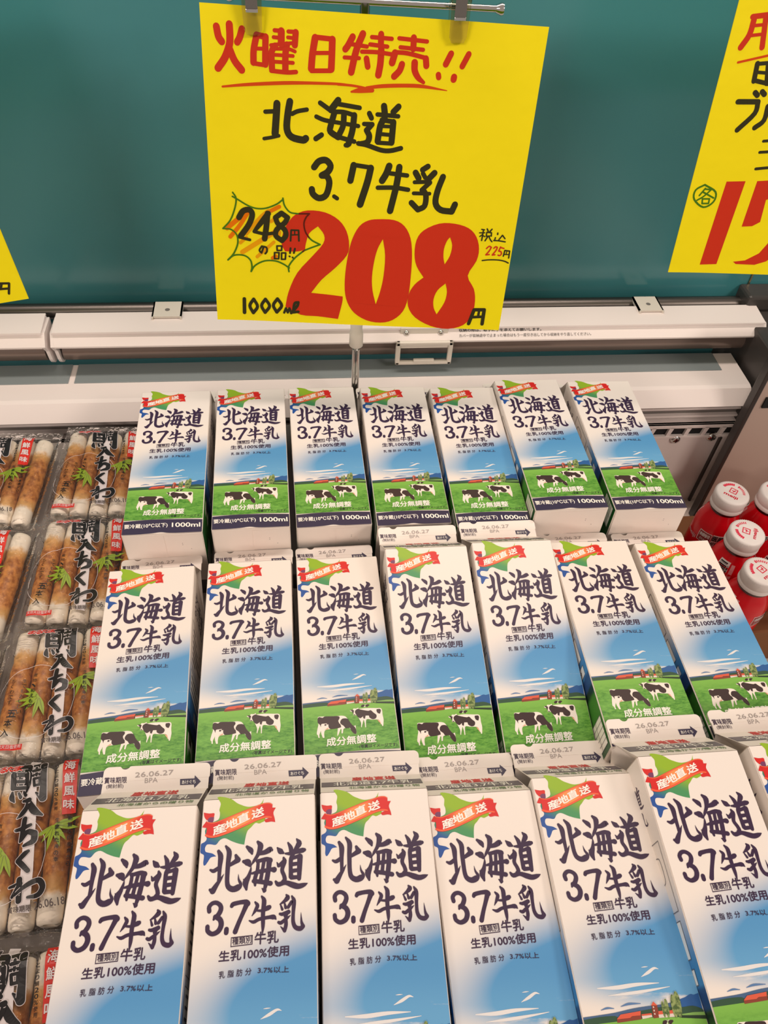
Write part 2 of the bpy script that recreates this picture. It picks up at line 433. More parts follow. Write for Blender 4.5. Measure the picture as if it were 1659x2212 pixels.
('2',0,[149,-348,176,-349,147,-377]),
('0',0,[153,-311,179,-312,151,-339]),
('%',0,[157,-274,183,-275,155,-302]),
('使',0,[160,-237,187,-238,159,-265]),
('用',0,[164,-200,190,-201,162,-228]),
('生',0,[187,-105,220,-105,184,-139]),
('ま',0,[191,-55,224,-55,188,-89]),
('れ',0,[195,-6,228,-6,192,-39]),
('た',0,[199,43,232,43,196,10]),
('海',0,[203,91,235,91,200,59]),
('の',0,[207,139,239,139,204,107]),
('幸',0,[211,186,243,186,208,154]),
('新',0,[277,-118,310,-118,274,-152]),
('鮮',0,[281,-68,313,-68,278,-102]),
('な',0,[284,-18,317,-19,281,-52]),
('白',0,[288,31,320,30,285,-3]),
('身',0,[291,79,323,79,288,46]),
('魚',0,[294,127,327,127,292,94]),
('か',0,[298,174,330,174,295,142]),
('ら',0,[301,221,333,221,298,189])],
'pkdate':[('賞味期限',0,[-67,517,97,509,-74,473]),
('26.06.18',1,[117,506,330,488,104,452])],
'pkleaf':[[289,-144,218,-109,143,-95,214,-130],
[342,-60,242,-78,141,-105,237,-108],
[90,-69,72,36,56,140,53,35],
[101,-59,187,45,222,105,136,22],
[90,-69,156,-25,200,65,126,21],
[-221,-5,-150,58,-96,90,-172,47],
[-98,81,-140,106,-176,197,-147,115],
[-87,91,-60,178,-56,261,-91,185],
[-77,92,-20,143,54,186,-14,125],
[-201,82,-146,77,-90,77,-142,96]],
'cart':{'a1':[0.01669,-0.00429,0.00796,-0.16672,0.65166,0.29282],
'a2':[0.01954,-0.007,0.01095,-0.08998,0.65627,0.28973],
'a3':[0.02495,0.01453,0.00782,-0.01565,0.66339,0.28374],
'a4':[0.01016,0.01391,0.0044,0.06158,0.66186,0.28376],
'a5':[0.00493,0.01878,0.00335,0.13667,0.65454,0.28723],
'a6':[0.00688,-0.03008,-0.00422,0.20772,0.65744,0.29326],
'a7':[-0.01683,-0.02381,-0.00446,0.29184,0.66061,0.28754],
'b1':[0.03211,-0.03479,-0.00174,-0.16704,0.41528,0.2968],
'b2':[0.0043,-0.01888,-0.00281,-0.0858,0.41998,0.29588],
'b3':[0.013,-0.00402,0.00102,-0.01144,0.42192,0.29265],
'b4':[0.00247,0.17363,0.0061,0.06379,0.41132,0.31633],
'b5':[-0.00037,0.17027,0.00862,0.13889,0.41515,0.31507],
'b6':[-0.01358,-0.04103,0.00556,0.21194,0.4218,0.30256],
'b7':[0.00449,-0.01713,-0.00193,0.29168,0.42228,0.29524],
'c1':[-0.02196,0.0313,-0.00737,-0.14513,0.19691,0.33872],
'c2':[-0.01799,0.01191,-0.01543,-0.07214,0.19963,0.33532],
'c3':[-0.02695,0.01306,0.00493,0.00126,0.2015,0.32935],
'c4':[-0.00714,0.00935,0.01355,0.0715,0.19727,0.32186],
'c5':[-0.01469,-0.02515,0.00281,0.14228,0.20689,0.32454],
'c6':[-0.00047,0.05008,0.00698,0.21038,0.2039,0.3452],
'c7':[-0.00047,0.05008,0.00698,0.28838,0.2059,0.3452]},'B':[[0.994577,-0.092185,0.048151],
[-0.037149,-0.747326,-0.663418],
[0.097141,0.658032,-0.746698]]}
# ---------------------------------------------------------------- materials
def lin(c):
    return tuple(((v/255)/12.92 if v/255 <= .04045 else ((v/255+.055)/1.055)**2.4) for v in c)+(1,)
MATS = {}
def mat(name, rgb, rough=.5, metal=0.0, spec=.5, **kw):
    if name in MATS: return MATS[name]
    m = bpy.data.materials.new(name); m.use_nodes = True
    b = m.node_tree.nodes['Principled BSDF']
    b.inputs['Base Color'].default_value = lin(rgb)
    b.inputs['Roughness'].default_value = rough
    b.inputs['Metallic'].default_value = metal
    b.inputs['Specular IOR Level'].default_value = spec
    for k, v in kw.items(): b.inputs[k.replace('_', ' ')].default_value = v
    MATS[name] = m
    return m
def N(m, typ, **kw):
    n = m.node_tree.nodes.new(typ)
    for k, v in kw.items(): setattr(n, k, v)
    return n
def L(m, a, b): m.node_tree.links.new(a, b)
def bsdf(m): return m.node_tree.nodes['Principled BSDF']
def math_(m, op, a, b=None, clamp=False):
    n = N(m, 'ShaderNodeMath', operation=op, use_clamp=clamp)
    for i, v in enumerate((a, b)):
        if v is None: continue
        if isinstance(v, (int, float)): n.inputs[i].default_value = v
        else: L(m, v, n.inputs[i])
    return n.outputs[0]
def smooth(m, v, a, b):
    n = N(m, 'ShaderNodeMapRange', interpolation_type='SMOOTHSTEP')
    L(m, v, n.inputs['Value']); n.inputs['From Min'].default_value = a; n.inputs['From Max'].default_value = b
    return n.outputs['Result']
def mixc(m, f, a, b):
    n = N(m, 'ShaderNodeMix', data_type='RGBA')
    if isinstance(f, (int, float)): n.inputs[0].default_value = f
    else: L(m, f, n.inputs[0])
    for i, v in ((6, a), (7, b)):
        if isinstance(v, tuple): n.inputs[i].default_value = v
        else: L(m, v, n.inputs[i])
    return n.outputs[2]
def noise(m, vec, scale, detail=3, rough=.5):
    n = N(m, 'ShaderNodeTexNoise'); n.inputs['Scale'].default_value = scale
    n.inputs['Detail'].default_value = detail; n.inputs['Roughness'].default_value = rough
    L(m, vec, n.inputs['Vector']); return n.outputs['Fac']
def objvec(m, scale=(1, 1, 1), loc=(0, 0, 0)):
    t = N(m, 'ShaderNodeTexCoord'); p = N(m, 'ShaderNodeMapping')
    p.inputs['Scale'].default_value = scale; p.inputs['Location'].default_value = loc
    L(m, t.outputs['Object'], p.inputs['Vector']); return p.outputs['Vector']
def xyz(m, vec):
    s = N(m, 'ShaderNodeSeparateXYZ'); L(m, vec, s.inputs[0]); return s.outputs
def bump(m, h, strength=.2, dist=.001):
    b = N(m, 'ShaderNodeBump'); b.inputs['Strength'].default_value = strength; b.inputs['Distance'].default_value = dist
    L(m, h, b.inputs['Height']); L(m, b.outputs[0], bsdf(m).inputs['Normal'])

WHITE = (240, 231, 223)
CR = dict(rough=.42, spec=.38)
mat('carton_white', WHITE, **CR)
mat('carton_navy', (52, 44, 74), **CR)
mat('carton_text', (58, 38, 68), **CR)
mat('carton_print_white', (250, 246, 238), **CR)
mat('ribbon_red', (214, 38, 34), **CR)
mat('ribbon_edge', (238, 98, 62), **CR)
mat('ribbon_fold', (120, 60, 100), **CR)
mat('barn_roof', (222, 96, 70), **CR)
mat('barn_wall', (140, 66, 50), **CR)
mat('house_wall', (226, 214, 204), **CR)
mat('cow_white', (246, 236, 226), **CR)
mat('cow_black', (62, 44, 44), **CR)
mat('cow_udder', (232, 176, 140), **CR)
mat('hill_blue', (74, 102, 140), **CR)
mat('wood_green', (52, 84, 62), **CR)
mat('mount_blue', (46, 96, 158), **CR)
mat('field_strip', (132, 178, 92), **CR)
mat('hedge_dark', (40, 58, 40), **CR)
mat('cloud_white', (232, 230, 230), **CR)
mat('cloud_blue', (92, 128, 176), **CR)
mat('date_grey', (166, 157, 153), **CR)
mat('roof_band', (104, 96, 104), **CR)
mat('roof_green', (110, 140, 96), **CR)
mat('side_line', (110, 106, 112), **CR)
mat('dark_print', (40, 46, 38), **CR)
# sky panel of the carton front
m = mat('carton_front', WHITE, **CR)
v = objvec(m); s = xyz(m, v)
u_ = math_(m, 'MULTIPLY_ADD', s[0], 14.2857); m.node_tree.nodes[-1].inputs[2].default_value = .5
vv = math_(m, 'MULTIPLY', math_(m, 'SUBTRACT', s[1], 0.09775), -1000)          # mm below the top fold
f = smooth(m, math_(m, 'ADD', vv, math_(m, 'MULTIPLY', u_, 22)), 84, 124)
f = math_(m, 'MULTIPLY', f, math_(m, 'MULTIPLY_ADD', smooth(m, u_, -.05, .6), .8)); m.node_tree.nodes[-1].inputs[2].default_value = .2
f = math_(m, 'MULTIPLY', f, math_(m, 'SUBTRACT', 1.0, smooth(m, math_(m, 'SUBTRACT', vv, math_(m, 'MULTIPLY', u_, 10)), 117, 135)))
cl = noise(m, objvec(m, (25, 110, 1)), 1.0, 5, .6)
f = math_(m, 'MULTIPLY', f, math_(m, 'SUBTRACT', 1.0, math_(m, 'MULTIPLY', smooth(m, cl, .52, .72), smooth(m, vv, 112, 126))))
skyc = mixc(m, smooth(m, vv, 100, 130), lin((86, 152, 204)), lin((104, 168, 214)))
L(m, mixc(m, f, lin(WHITE), skyc), bsdf(m).inputs['Base Color'])
# grass
m = mat('grass_print', (84, 150, 50), **CR)
g = noise(m, objvec(m, (260, 600, 1)), 1.0, 4, .65); g2 = noise(m, objvec(m, (60, 160, 1)), 1.0, 2)
c = mixc(m, smooth(m, g, .3, .7), lin((52, 122, 34)), lin((112, 172, 66)))
c = mixc(m, math_(m, 'MULTIPLY', smooth(m, g2, .4, .65), .5), c, lin((128, 190, 84)))
yy = xyz(m, objvec(m))[1]
c = mixc(m, smooth(m, yy, -.058, -.044), c, lin((128, 186, 78)))
L(m, c, bsdf(m).inputs['Base Color'])
m = mat('poplar_print', (112, 134, 76), **CR)
g = noise(m, objvec(m, (500, 500, 1)), 1.0, 3)
L(m, mixc(m, smooth(m, g, .35, .65), lin((76, 100, 54)), lin((150, 166, 104))), bsdf(m).inputs['Base Color'])
m = mat('island_print', (140, 180, 40), **CR)
s = xyz(m, objvec(m)); t = math_(m, 'SUBTRACT', s[1], math_(m, 'MULTIPLY', s[0], -.55))
c = mixc(m, smooth(m, t, .066, .079), lin((76, 150, 96)), lin((148, 184, 40)))
c = mixc(m, smooth(m, t, .053, .064), lin((40, 84, 160)), c)
L(m, c, bsdf(m).inputs['Base Color'])
m = mat('ribbon_band', (230, 70, 40), **CR)
s = xyz(m, objvec(m))
c = mixc(m, smooth(m, math_(m, 'ABSOLUTE', math_(m, 'ADD', s[0], .0115)), .002, .014), lin((248, 150, 84)), lin((216, 36, 34)))
L(m, c, bsdf(m).inputs['Base Color'])
# carton side walls: white, sky, dark wood line, grass
m = mat('carton_side', WHITE, **CR)
vv = math_(m, 'MULTIPLY', math_(m, 'SUBTRACT', xyz(m, objvec(m))[1], 0.09775), -1000)
nz = noise(m, objvec(m, (40, 40, 40)), 1.0, 3)
c = mixc(m, smooth(m, vv, 78, 122), lin(WHITE), lin((70, 140, 196)))
c = mixc(m, smooth(m, math_(m, 'ADD', vv, math_(m, 'MULTIPLY', nz, 14)), 138, 141), c, lin((44, 78, 130)))
c = mixc(m, smooth(m, math_(m, 'ADD', vv, math_(m, 'MULTIPLY', nz, 8)), 146, 149), c, lin((26, 56, 40)))
c = mixc(m, smooth(m, vv, 147, 152), c, lin((62, 132, 46)))
c = mixc(m, smooth(m, vv, 160, 192), c, lin((22, 84, 34)))
L(m, c, bsdf(m).inputs['Base Color'])
# sign
mat('marker_red', (206, 44, 4), .55, spec=.3)
mat('marker_vermilion', (214, 72, 8), .6, spec=.2)
mat('marker_black', (44, 42, 8), .5, spec=.3)
mat('marker_green', (70, 120, 14), .6, spec=.2)
mat('marker_brown', (96, 26, 4), .6, spec=.2)
mat('crayon_orange', (232, 120, 8), .8, spec=.1)
mat('crayon_yellow', (236, 164, 12), .8, spec=.1)
m = mat('sign_paper', (250, 232, 0), .6, spec=.25)
nz = noise(m, objvec(m, (9, 9, 9)), 1.0, 4, .6); bump(m, nz, .35, .004)
# case
m = mat('teal_panel', (44, 104, 108), .16, spec=.5)
nz = noise(m, objvec(m, (3, 1, 5)), 1.0, 3)
L(m, mixc(m, nz, lin((58, 130, 142)), lin((80, 150, 154))), bsdf(m).inputs['Base Color'])
rz = noise(m, objvec(m, (6, 6, 6)), 1.0, 3)
L(m, math_(m, 'MULTIPLY_ADD', rz, .25), bsdf(m).inputs['Roughness']); m.node_tree.nodes[-1].inputs[2].default_value = .08
mat('case_white', (238, 228, 224), .38)
mat('shade_blue', (132, 142, 144), .35)  # the white ledge's shaded back part, given as a colour
mat('case_beige', (186, 164, 152), .4)
mat('case_grey', (120, 114, 110), .42)
mat('steel', (150, 145, 140), .22, 1.0)
mat('dark_steel', (108, 102, 98), .4, 1.0)
mat('chrome', (215, 212, 208), .08, 1.0)
mat('black_gap', (14, 16, 18), .7)
mat('plastic_ivory', (226, 218, 206), .4)
mat('roller_film', (128, 112, 104), .25, .4)
mat('case_dark', (62, 58, 56), .4)
mat('seam_metal', (190, 170, 130), .3, 1.0)
mat('deck_light', (220, 208, 200), .5)
mat('deck_grey', (150, 140, 134), .6)
mat('cardboard', (134, 92, 62), .8, spec=.2)
mat('gasket', (52, 46, 44), .35)
def clear(name, tint, gloss, rough, bumpn=None, veil=0.0):
    m = bpy.data.materials.new(name); m.use_nodes = True; MATS[name] = m
    nt = m.node_tree; nt.nodes.remove(bsdf(m)); out = nt.nodes['Material Output']
    t = N(m, 'ShaderNodeBsdfTransparent'); t.inputs[0].default_value = lin(tint)
    g = N(m, 'ShaderNodeBsdfGlossy'); g.inputs['Roughness'].default_value = rough; g.inputs[0].default_value = (1, 1, 1, 1)
    lw = N(m, 'ShaderNodeLayerWeight'); lw.inputs[0].default_value = gloss
    if bumpn:
        vec = objvec(m, bumpn[:3]); nz = noise(m, vec, 1.0, 4, .55)
        nz2 = noise(m, objvec(m, (bumpn[1]*.5, bumpn[0]*.5, 60), (3, 1, 0)), 1.0, 2)
        rid = math_(m, 'ADD', math_(m, 'ABSOLUTE', math_(m, 'SUBTRACT', nz, .5)), math_(m, 'MULTIPLY', nz2, .4))
        b = N(m, 'ShaderNodeBump'); b.inputs['Strength'].default_value = bumpn[3]; b.inputs['Distance'].default_value = bumpn[4]
        L(m, rid, b.inputs['Height']); L(m, b.outputs[0], g.inputs['Normal']); L(m, b.outputs[0], lw.inputs['Normal'])
    tt = t
    if veil:
        d = N(m, 'ShaderNodeBsdfDiffuse'); d.inputs[0].default_value = lin((236, 228, 222)); y = N(m, 'ShaderNodeMixShader'); y.inputs[0].default_value = veil
        L(m, t.outputs[0], y.inputs[1]); L(m, d.outputs[0], y.inputs[2]); tt = y
    x = N(m, 'ShaderNodeMixShader'); L(m, lw.outputs['Fresnel'], x.inputs[0]); L(m, tt.outputs[0], x.inputs[1]); L(m, g.outputs[0], x.inputs[2])
    L(m, x.outputs[0], out.inputs[0]); return m
clear('pack_film', (255, 254, 253), .17, .05, (38, 42, 40, 1.0, .010), .03)
clear('clip_plastic', (244, 240, 226), .3, .05)
clear('neck_plastic', (200, 170, 165), .4, .08)
m = mat('fish_cake', (236, 214, 186), .45, spec=.4)
s = xyz(m, objvec(m)); nz = noise(m, objvec(m, (90, 60, 90)), 1.0, 4, .6); n2 = noise(m, objvec(m, (200, 160, 200)), 1.0, 3)
e = math_(m, 'ADD', math_(m, 'ABSOLUTE', s[1]), math_(m, 'MULTIPLY', math_(m, 'SUBTRACT', nz, .5), .022))
br = mixc(m, smooth(m, n2, .35, .68), lin((214, 142, 70)), lin((158, 88, 34)))
mid = mixc(m, smooth(m, e, .022, .038), br, lin((222, 170, 102)))
L(m, mixc(m, smooth(m, e, .035, .043), mid, lin((250, 238, 220))), bsdf(m).inputs['Base Color'])
mat('pack_black', (26, 22, 24), .4)
mat('pack_red', (222, 46, 34), .4)
mat('pack_white', (236, 226, 226), .4)
mat('pack_grey', (96, 84, 80), .5)
mat('pack_leaf', (150, 176, 44), .45)
mat('pack_purple', (170, 150, 152), .5)
mat('bottle_red', (216, 12, 28), .22)
mat('bottle_dark_red', (150, 12, 24), .3)
mat('bottle_white', (238, 228, 224), .4)
mat('bottle_black', (28, 24, 26), .4)
mat('bottle_pink', (232, 168, 172), .4)
mat('cap_white', (240, 232, 228), .42)
mat('cap_red', (232, 44, 78), .45)

# ---------------------------------------------------------------- mesh building
_tc = {}
def text_geo(s):
    key = s
    if key in _tc: return _tc[key]
    alts = []
    for res in (2, 3, 5):                     # the fill of some characters fails at some resolutions: keep the middle area
        c = bpy.data.curves.new('lettering', 'FONT'); c.body = s; c.resolution_u = res
        o = bpy.data.objects.new('lettering', c); COL.objects.link(o)
        dg = bpy.context.evaluated_depsgraph_get()
        me = bpy.data.meshes.new_from_object(o.evaluated_get(dg))
        alts.append((sum(p.area for p in me.polygons), [(q.co.x, q.co.y) for q in me.vertices], [tuple(p.vertices) for p in me.polygons]))
        bpy.data.objects.remove(o); bpy.data.curves.remove(c); bpy.data.meshes.remove(me)
    alts.sort(key=lambda t: t[0]); _, vs, fs = alts[1]
    x0 = min(a for a, b in vs); x1 = max(a for a, b in vs); y0 = min(b for a, b in vs); y1 = max(b for a, b in vs)
    vs = [((a-x0)/(x1-x0), (b-y0)/(y1-y0)) for a, b in vs]
    _tc[key] = (vs, fs, (x1-x0)/(y1-y0), x1-x0, y1-y0); return _tc[key]

def LY(fac):
    def make(n):
        g = fac(n); g.fac = fac; g.n = n; return g
    return make
def sm(l, cut=.5, k_=3):
    """smooth a closed outline, keeping its sharp corners"""
    o = []; n = len(l)
    for i in range(n):
        p0, p1, p2, p3 = (Vector(l[(i+k-1) % n]) for k in range(4))
        e = (p2-p1)
        def nd(a, c): return a.normalized().dot(c.normalized()) if a.length > 1e-9 and c.length > 1e-9 else 1
        s0, s1 = nd(p1-p0, e) < cut, nd(e, p3-p2) < cut
        L_ = e.length
        if s0 or (p1-p0).length > 2*L_: p0 = p1-(e if s0 else (p1-p0)*(2*L_/(p1-p0).length))
        if s1 or (p3-p2).length > 2*L_: p3 = p2+(e if s1 else (p3-p2)*(2*L_/(p3-p2).length))
        for k in range(k_):
            t_ = k/k_
            r_ = .5*((2*p1)+(p2-p0)*t_+(2*p0-5*p1+4*p2-p3)*t_*t_+(3*p1-p0-3*p2+p3)*t_**3)
            o.append((r_.x, r_.y))
    return o
class MB:
    """collects shapes with material slots and links them as one mesh object"""
    def __init__(s): s.v = []; s.f = []; s.mi = []; s.ms = []; s.sm = []
    def slot(s, m):
        if m not in s.ms: s.ms.append(m)
        return s.ms.index(m)
    def add(s, vs, fs, m, smooth=False):
        o = len(s.v); k = s.slot(m); s.v += [tuple(q) for q in vs]
        for f in fs: s.f.append(tuple(i+o for i in f)); s.mi.append(k); s.sm.append(smooth)
    def quad(s, a, b, c, d, m): s.add([a, b, c, d], [(0, 1, 2, 3)], m)
    def poly(s, loops, m, fn):
        L3 = [[Vector((x, y, 0)) for x, y in l] for l in loops]
        flat = [p for l in loops for p in l]
        tris = tessellate_polygon(L3)
        out = []
        for t in tris:
            a, b, c = (flat[i] for i in t)
            cr = (b[0]-a[0])*(c[1]-a[1])-(b[1]-a[1])*(c[0]-a[0])
            out.append(t if cr > 0 else (t[0], t[2], t[1]))
        s.add([fn(x, y) for x, y in flat], out, m)
    def stroke(s, pts, m, fn, seg=4):
        """brush stroke: pts (x, y, full width), smoothed, round ends; split where it turns sharply"""
        P = [Vector((a, b, c)) for a, b, c in pts]; k = 0
        for i in range(1, len(P)-1):
            d0, d1 = (P[i]-P[i-1]).to_2d(), (P[i+1]-P[i]).to_2d()
            if d0.length > 1e-6 and d1.length > 1e-6 and d0.normalized().dot(d1.normalized()) < .3:
                s._stroke(P[k:i+1], m, fn, seg); k = i
        s._stroke(P[k:], m, fn, seg)
    def _stroke(s, P, m, fn, seg):
        if len(P) > 2:
            Q = []
            for i in range(len(P)-1):
                p0 = P[i-1] if i else P[0]*2-P[1]; p1 = P[i]; p2 = P[i+1]; p3 = P[i+2] if i+2 < len(P) else P[-1]*2-P[-2]
                ln = (p2-p1).to_2d().length
                if (p0-p1).to_2d().length > 1.6*ln: p0 = p1+(p0-p1)*(1.6*ln/(p0-p1).to_2d().length)
                if (p3-p2).to_2d().length > 1.6*ln: p3 = p2+(p3-p2)*(1.6*ln/(p3-p2).to_2d().length)
                for k in range(seg):
                    t = k/seg
                    Q.append(.5*((2*p1)+(p2-p0)*t+(2*p0-5*p1+4*p2-p3)*t*t+(3*p1-p0-3*p2+p3)*t**3))
            Q.append(P[-1])
        else: Q = P
        vs = []; n = len(Q); fn = s.lift(fn)
        for i, q in enumerate(Q):
            d = (Q[min(i+1, n-1)]-Q[max(i-1, 0)]).to_2d()
            if d.length < 1e-9: d = Vector((1, 0))
            d.normalize(); h = max(q.z, 0.02)/2
            vs += [(q.x-d.y*h, q.y+d.x*h), (q.x+d.y*h, q.y-d.x*h)]
        fs = [(2*i, 2*i+1, 2*i+3, 2*i+2) for i in range(n-1)]
        for e, (ia, ib), sg in ((0, (0, 1), 1), (n-1, (2*n-2, 2*n-1), -1)):
            q = Q[e]; h = max(q.z, 0.02)/2
            if h < .15: continue
            a0 = math.atan2(vs[ia][1]-q.y, vs[ia][0]-q.x); b = len(vs); k = 6
            vs += [(q.x+h*math.cos(a0+sg*math.pi*j/k), q.y+h*math.sin(a0+sg*math.pi*j/k)) for j in range(1, k)]
            fs.append((ia,)+tuple(range(b, b+k-1))+(ib,))
        out = []
        for f in fs:
            ar = sum(vs[f[i]][0]*vs[f[(i+1) % len(f)]][1]-vs[f[(i+1) % len(f)]][0]*vs[f[i]][1] for i in range(len(f)))
            out.append(f if ar > 0 else f[::-1])
        s.add([fn(x, y) for x, y in vs], out, m)
    def text(s, t, bl, br, tl, m, fn, bold=0.0):
        vs, fs, asp, ex, ey = text_geo(t)
        e = (br[0]-bl[0], br[1]-bl[1]); g = (tl[0]-bl[0], tl[1]-bl[1])
        flip = e[0]*g[1]-e[1]*g[0] < 0
        fs = [f[::-1] if flip else f for f in fs]
        q = bold/ex, bold/ey
        for da, db in ((0, 0),) if bold <= .004 else ((-q[0], 0), (q[0], 0), (0, -q[1]), (0, q[1])):
            f_ = s.lift(fn)
            s.add([f_(bl[0]+e[0]*(a+da)+g[0]*(b+db), bl[1]+e[1]*(a+da)+g[1]*(b+db)) for a, b in vs], fs, m)
    jit = 0
    def lift(s, fn, more=0.0):
        """the same printed surface, a few microns higher, so that overlapping ink never coincides"""
        if not hasattr(fn, 'fac'): return fn
        MB.jit = (MB.jit+1) % 6
        return fn.fac(fn.n+MB.jit*.24+more)
    def textat(s, t, x, y, h, m, fn, wid=None, rot=0, bold=0.0):
        asp = text_geo(t)[2]; W = wid or abs(h)*asp; c, q = math.cos(rot), math.sin(rot)
        s.text(t, (x, y), (x+W*c, y+W*q), (x-h*q, y+h*c), m, fn, bold)
    def box(s, x0, x1, y0, y1, z0, z1, m, bev=0.0, M=None):
        bm = bmesh.new()
        bmesh.ops.create_cube(bm, size=1)
        for q in bm.verts: q.co = Vector(((x0+x1)/2+q.co.x*(x1-x0), (y0+y1)/2+q.co.y*(y1-y0), (z0+z1)/2+q.co.z*(z1-z0)))
        if bev: bmesh.ops.bevel(bm, geom=bm.edges[:], offset=bev, segments=2, affect='EDGES', profile=.5)
        if M: bmesh.ops.transform(bm, matrix=M, verts=bm.verts)
        s.bm(bm, m)
    def bm(s, bm, m, smooth=False):
        bmesh.ops.recalc_face_normals(bm, faces=bm.faces)
        bm.verts.index_update()
        s.add([q.co for q in bm.verts], [tuple(x.index for x in f.verts) for f in bm.faces], m, smooth); bm.free()
    def tube(s, pts, r, m, n=14, caps=True):
        P = [Vector(p) for p in pts]; vs = []; fs = []
        for i, p in enumerate(P):
            d = (P[min(i+1, len(P)-1)]-P[max(i-1, 0)]).normalized()
            a = d.orthogonal().normalized() if i == 0 else (a-d*a.dot(d)).normalized()
            b = d.cross(a); rr = r[i] if isinstance(r, (list, tuple)) else r
            vs += [p+(a*math.cos(2*math.pi*k/n)+b*math.sin(2*math.pi*k/n))*rr for k in range(n)]
        for i in range(len(P)-1):
            for k in range(n): fs.append((i*n+k, i*n+(k+1) % n, (i+1)*n+(k+1) % n, (i+1)*n+k))
        s.add(vs, fs, m, True)
        if caps:
            s.add(vs[:n], [tuple(range(n))[::-1]], m); s.add(vs[-n:], [tuple(range(n))], m)
    def lathe(s, prof, m, n=40, rib=None):
        vs = []; fs = []
        for i, (r, z) in enumerate(prof):
            for k in range(n):
                rr = r*(1+(rib[1] if rib and rib[0] <= i < rib[2] and k % 2 else 0))
                vs.append((rr*math.cos(2*math.pi*k/n), rr*math.sin(2*math.pi*k/n), z))
        for i in range(len(prof)-1):
            for k in range(n): fs.append((i*n+k, i*n+(k+1) % n, (i+1)*n+(k+1) % n, (i+1)*n+k))
        s.add(vs, fs, m, True)
        if prof[0][0] > .01: s.add(vs[:n], [tuple(range(n))[::-1]], m)
        if prof[-1][0] > .01: s.add(vs[-n:], [tuple(range(n))], m)
    def prism(s, outline, z0, z1, m, fn=None):
        """outline (x, y) counter-clockwise, extruded from z0 to z1"""
        n = len(outline); tri = tessellate_polygon([[Vector((x, y, 0)) for x, y in outline]])
        T = []
        for t in tri:
            a, b, c = (outline[i] for i in t)
            T.append(t if (b[0]-a[0])*(c[1]-a[1])-(b[1]-a[1])*(c[0]-a[0]) > 0 else (t[0], t[2], t[1]))
        vs = [(x, y, z0) for x, y in outline]+[(x, y, z1) for x, y in outline]
        fs = [tuple(i+n for i in t) for t in T]+[t[::-1] for t in T]+[(i, (i+1) % n, n+(i+1) % n, n+i) for i in range(n)]
        if fn: vs = [fn(*q) for q in vs]
        s.add(vs, fs, m)
    def build(s, name, parent=None, loc=None):
        me = bpy.data.meshes.new(name)
        me.from_pydata([(x*MM, y*MM, z*MM) for x, y, z in s.v], [], s.f)
        for m in s.ms: me.materials.append(MATS[m])
        me.polygons.foreach_set('material_index', s.mi); me.polygons.foreach_set('use_smooth', s.sm)
        me.update()
        o = bpy.data.objects.new(name, me); COL.objects.link(o)
        if parent: o.parent = parent
        if loc: o.location = [q*MM for q in loc]
        return o
def thing(name, label, cat, loc=(0, 0, 0), rot=(0, 0, 0), group=None):
    o = bpy.data.objects.new(name, None); COL.objects.link(o); o.empty_display_size = .02
    o.location = [q*MM for q in loc]; o.rotation_euler = rot
    return tag(o, label, cat, group)
def tag(o, label, cat, group=None):
    o['label'] = label; o['category'] = cat
    if group: o['group'] = group
    return o
def struct(o): o['kind'] = 'structure'; return o
def dup(root, name=None):
    r = root.copy(); COL.objects.link(r)
    if name: r.name = name
    for ch in list(root.children):
        c = ch.copy(); COL.objects.link(c); c.parent = r
        for g in list(ch.children):
            d = g.copy(); COL.objects.link(d); d.parent = c
    return r
def pairs(a, k=1.0): return [(a[i]/k, a[i+1]/k) for i in range(0, len(a), 2)]
def trips(a, k=1.0): return [(a[i]/k, a[i+1]/k, a[i+2]/k) for i in range(0, len(a), 3)]

# ---------------------------------------------------------------- the refrigerated case (mm; deck top at z = 0)
b = MB(); b.box(-620, 760, -140, 800, -30, 0, 'deck_light'); struct(b.build('floor'))
# back wall below the air outlet
b = MB(); b.box(-620, 640, 735, 745, 0, 130, 'case_white'); struct(b.build('wall_back'))
# teal panel
b = MB(); b.box(-900, 1000, 860, 872, 60, 900, 'teal_panel'); struct(b.build('wall_teal'))
b = MB(); b.box(588.5, 590.5, 858.4, 860, 255, 900, 'seam_metal'); struct(b.build('trim_1'))
# air outlet: comb, louvres
t = thing('air_outlet', 'white slotted air outlet along the back wall behind the milk', 'air vent', (0, 748, 130))
b = MB(); b.box(-620, 640, 2, 6, 19, 62, 'case_grey'); b.box(-620, 640, -10.8, -8, -1, 19, 'black_gap'); b.build('backing', t)
b = MB(); b.box(-620, 640, -16, -11, -3, 1, 'case_white', .5); b.box(-620, 640, -15, -11, 14, 19, 'case_white', .4); b.box(-620, 640, -14, 3, 17.5, 19, 'case_white')
x = -600
while x < 640:
    b.prism([(x, 0), (x+5, 0), (x+8, 15), (x+2, 15)], -15, -11, 'case_white', lambda p, q, r: (p, r, q)); x += 24.6
b.build('comb_grille', t)
for i, z in enumerate((24, 37, 50)):
    b = MB(); b.box(-620, 640, -5, 2, z, z+3.2, 'case_white', .8); b.build('louvre', t)
# ledge above the louvres
b = MB(); b.prism([(723, 190), (725, 188), (806, 188), (806, 211), (741, 211), (735.5, 209.5)], -620, 572, 'case_white', lambda p, q, r: (r, p, q)); struct(b.build('trim_2'))
b = MB(); b.box(-620, -281, 770, 806, 211, 212.2, 'shade_blue', .3); b.box(-274, 545, 770, 806, 211, 212.2, 'shade_blue', .3); struct(b.build('ledge_shade'))  # strips added as the cover housings' shadow on the ledge, with a lit gap
# rear post + corner on the right
b = MB(); b.box(578, 650, 736, 858, 0, 262, 'case_dark', 2); struct(b.build('trim_3'))
b = MB(); b.box(577, 700, 826, 860, 262, 284, 'case_dark', 4); struct(b.build('trim_4'))
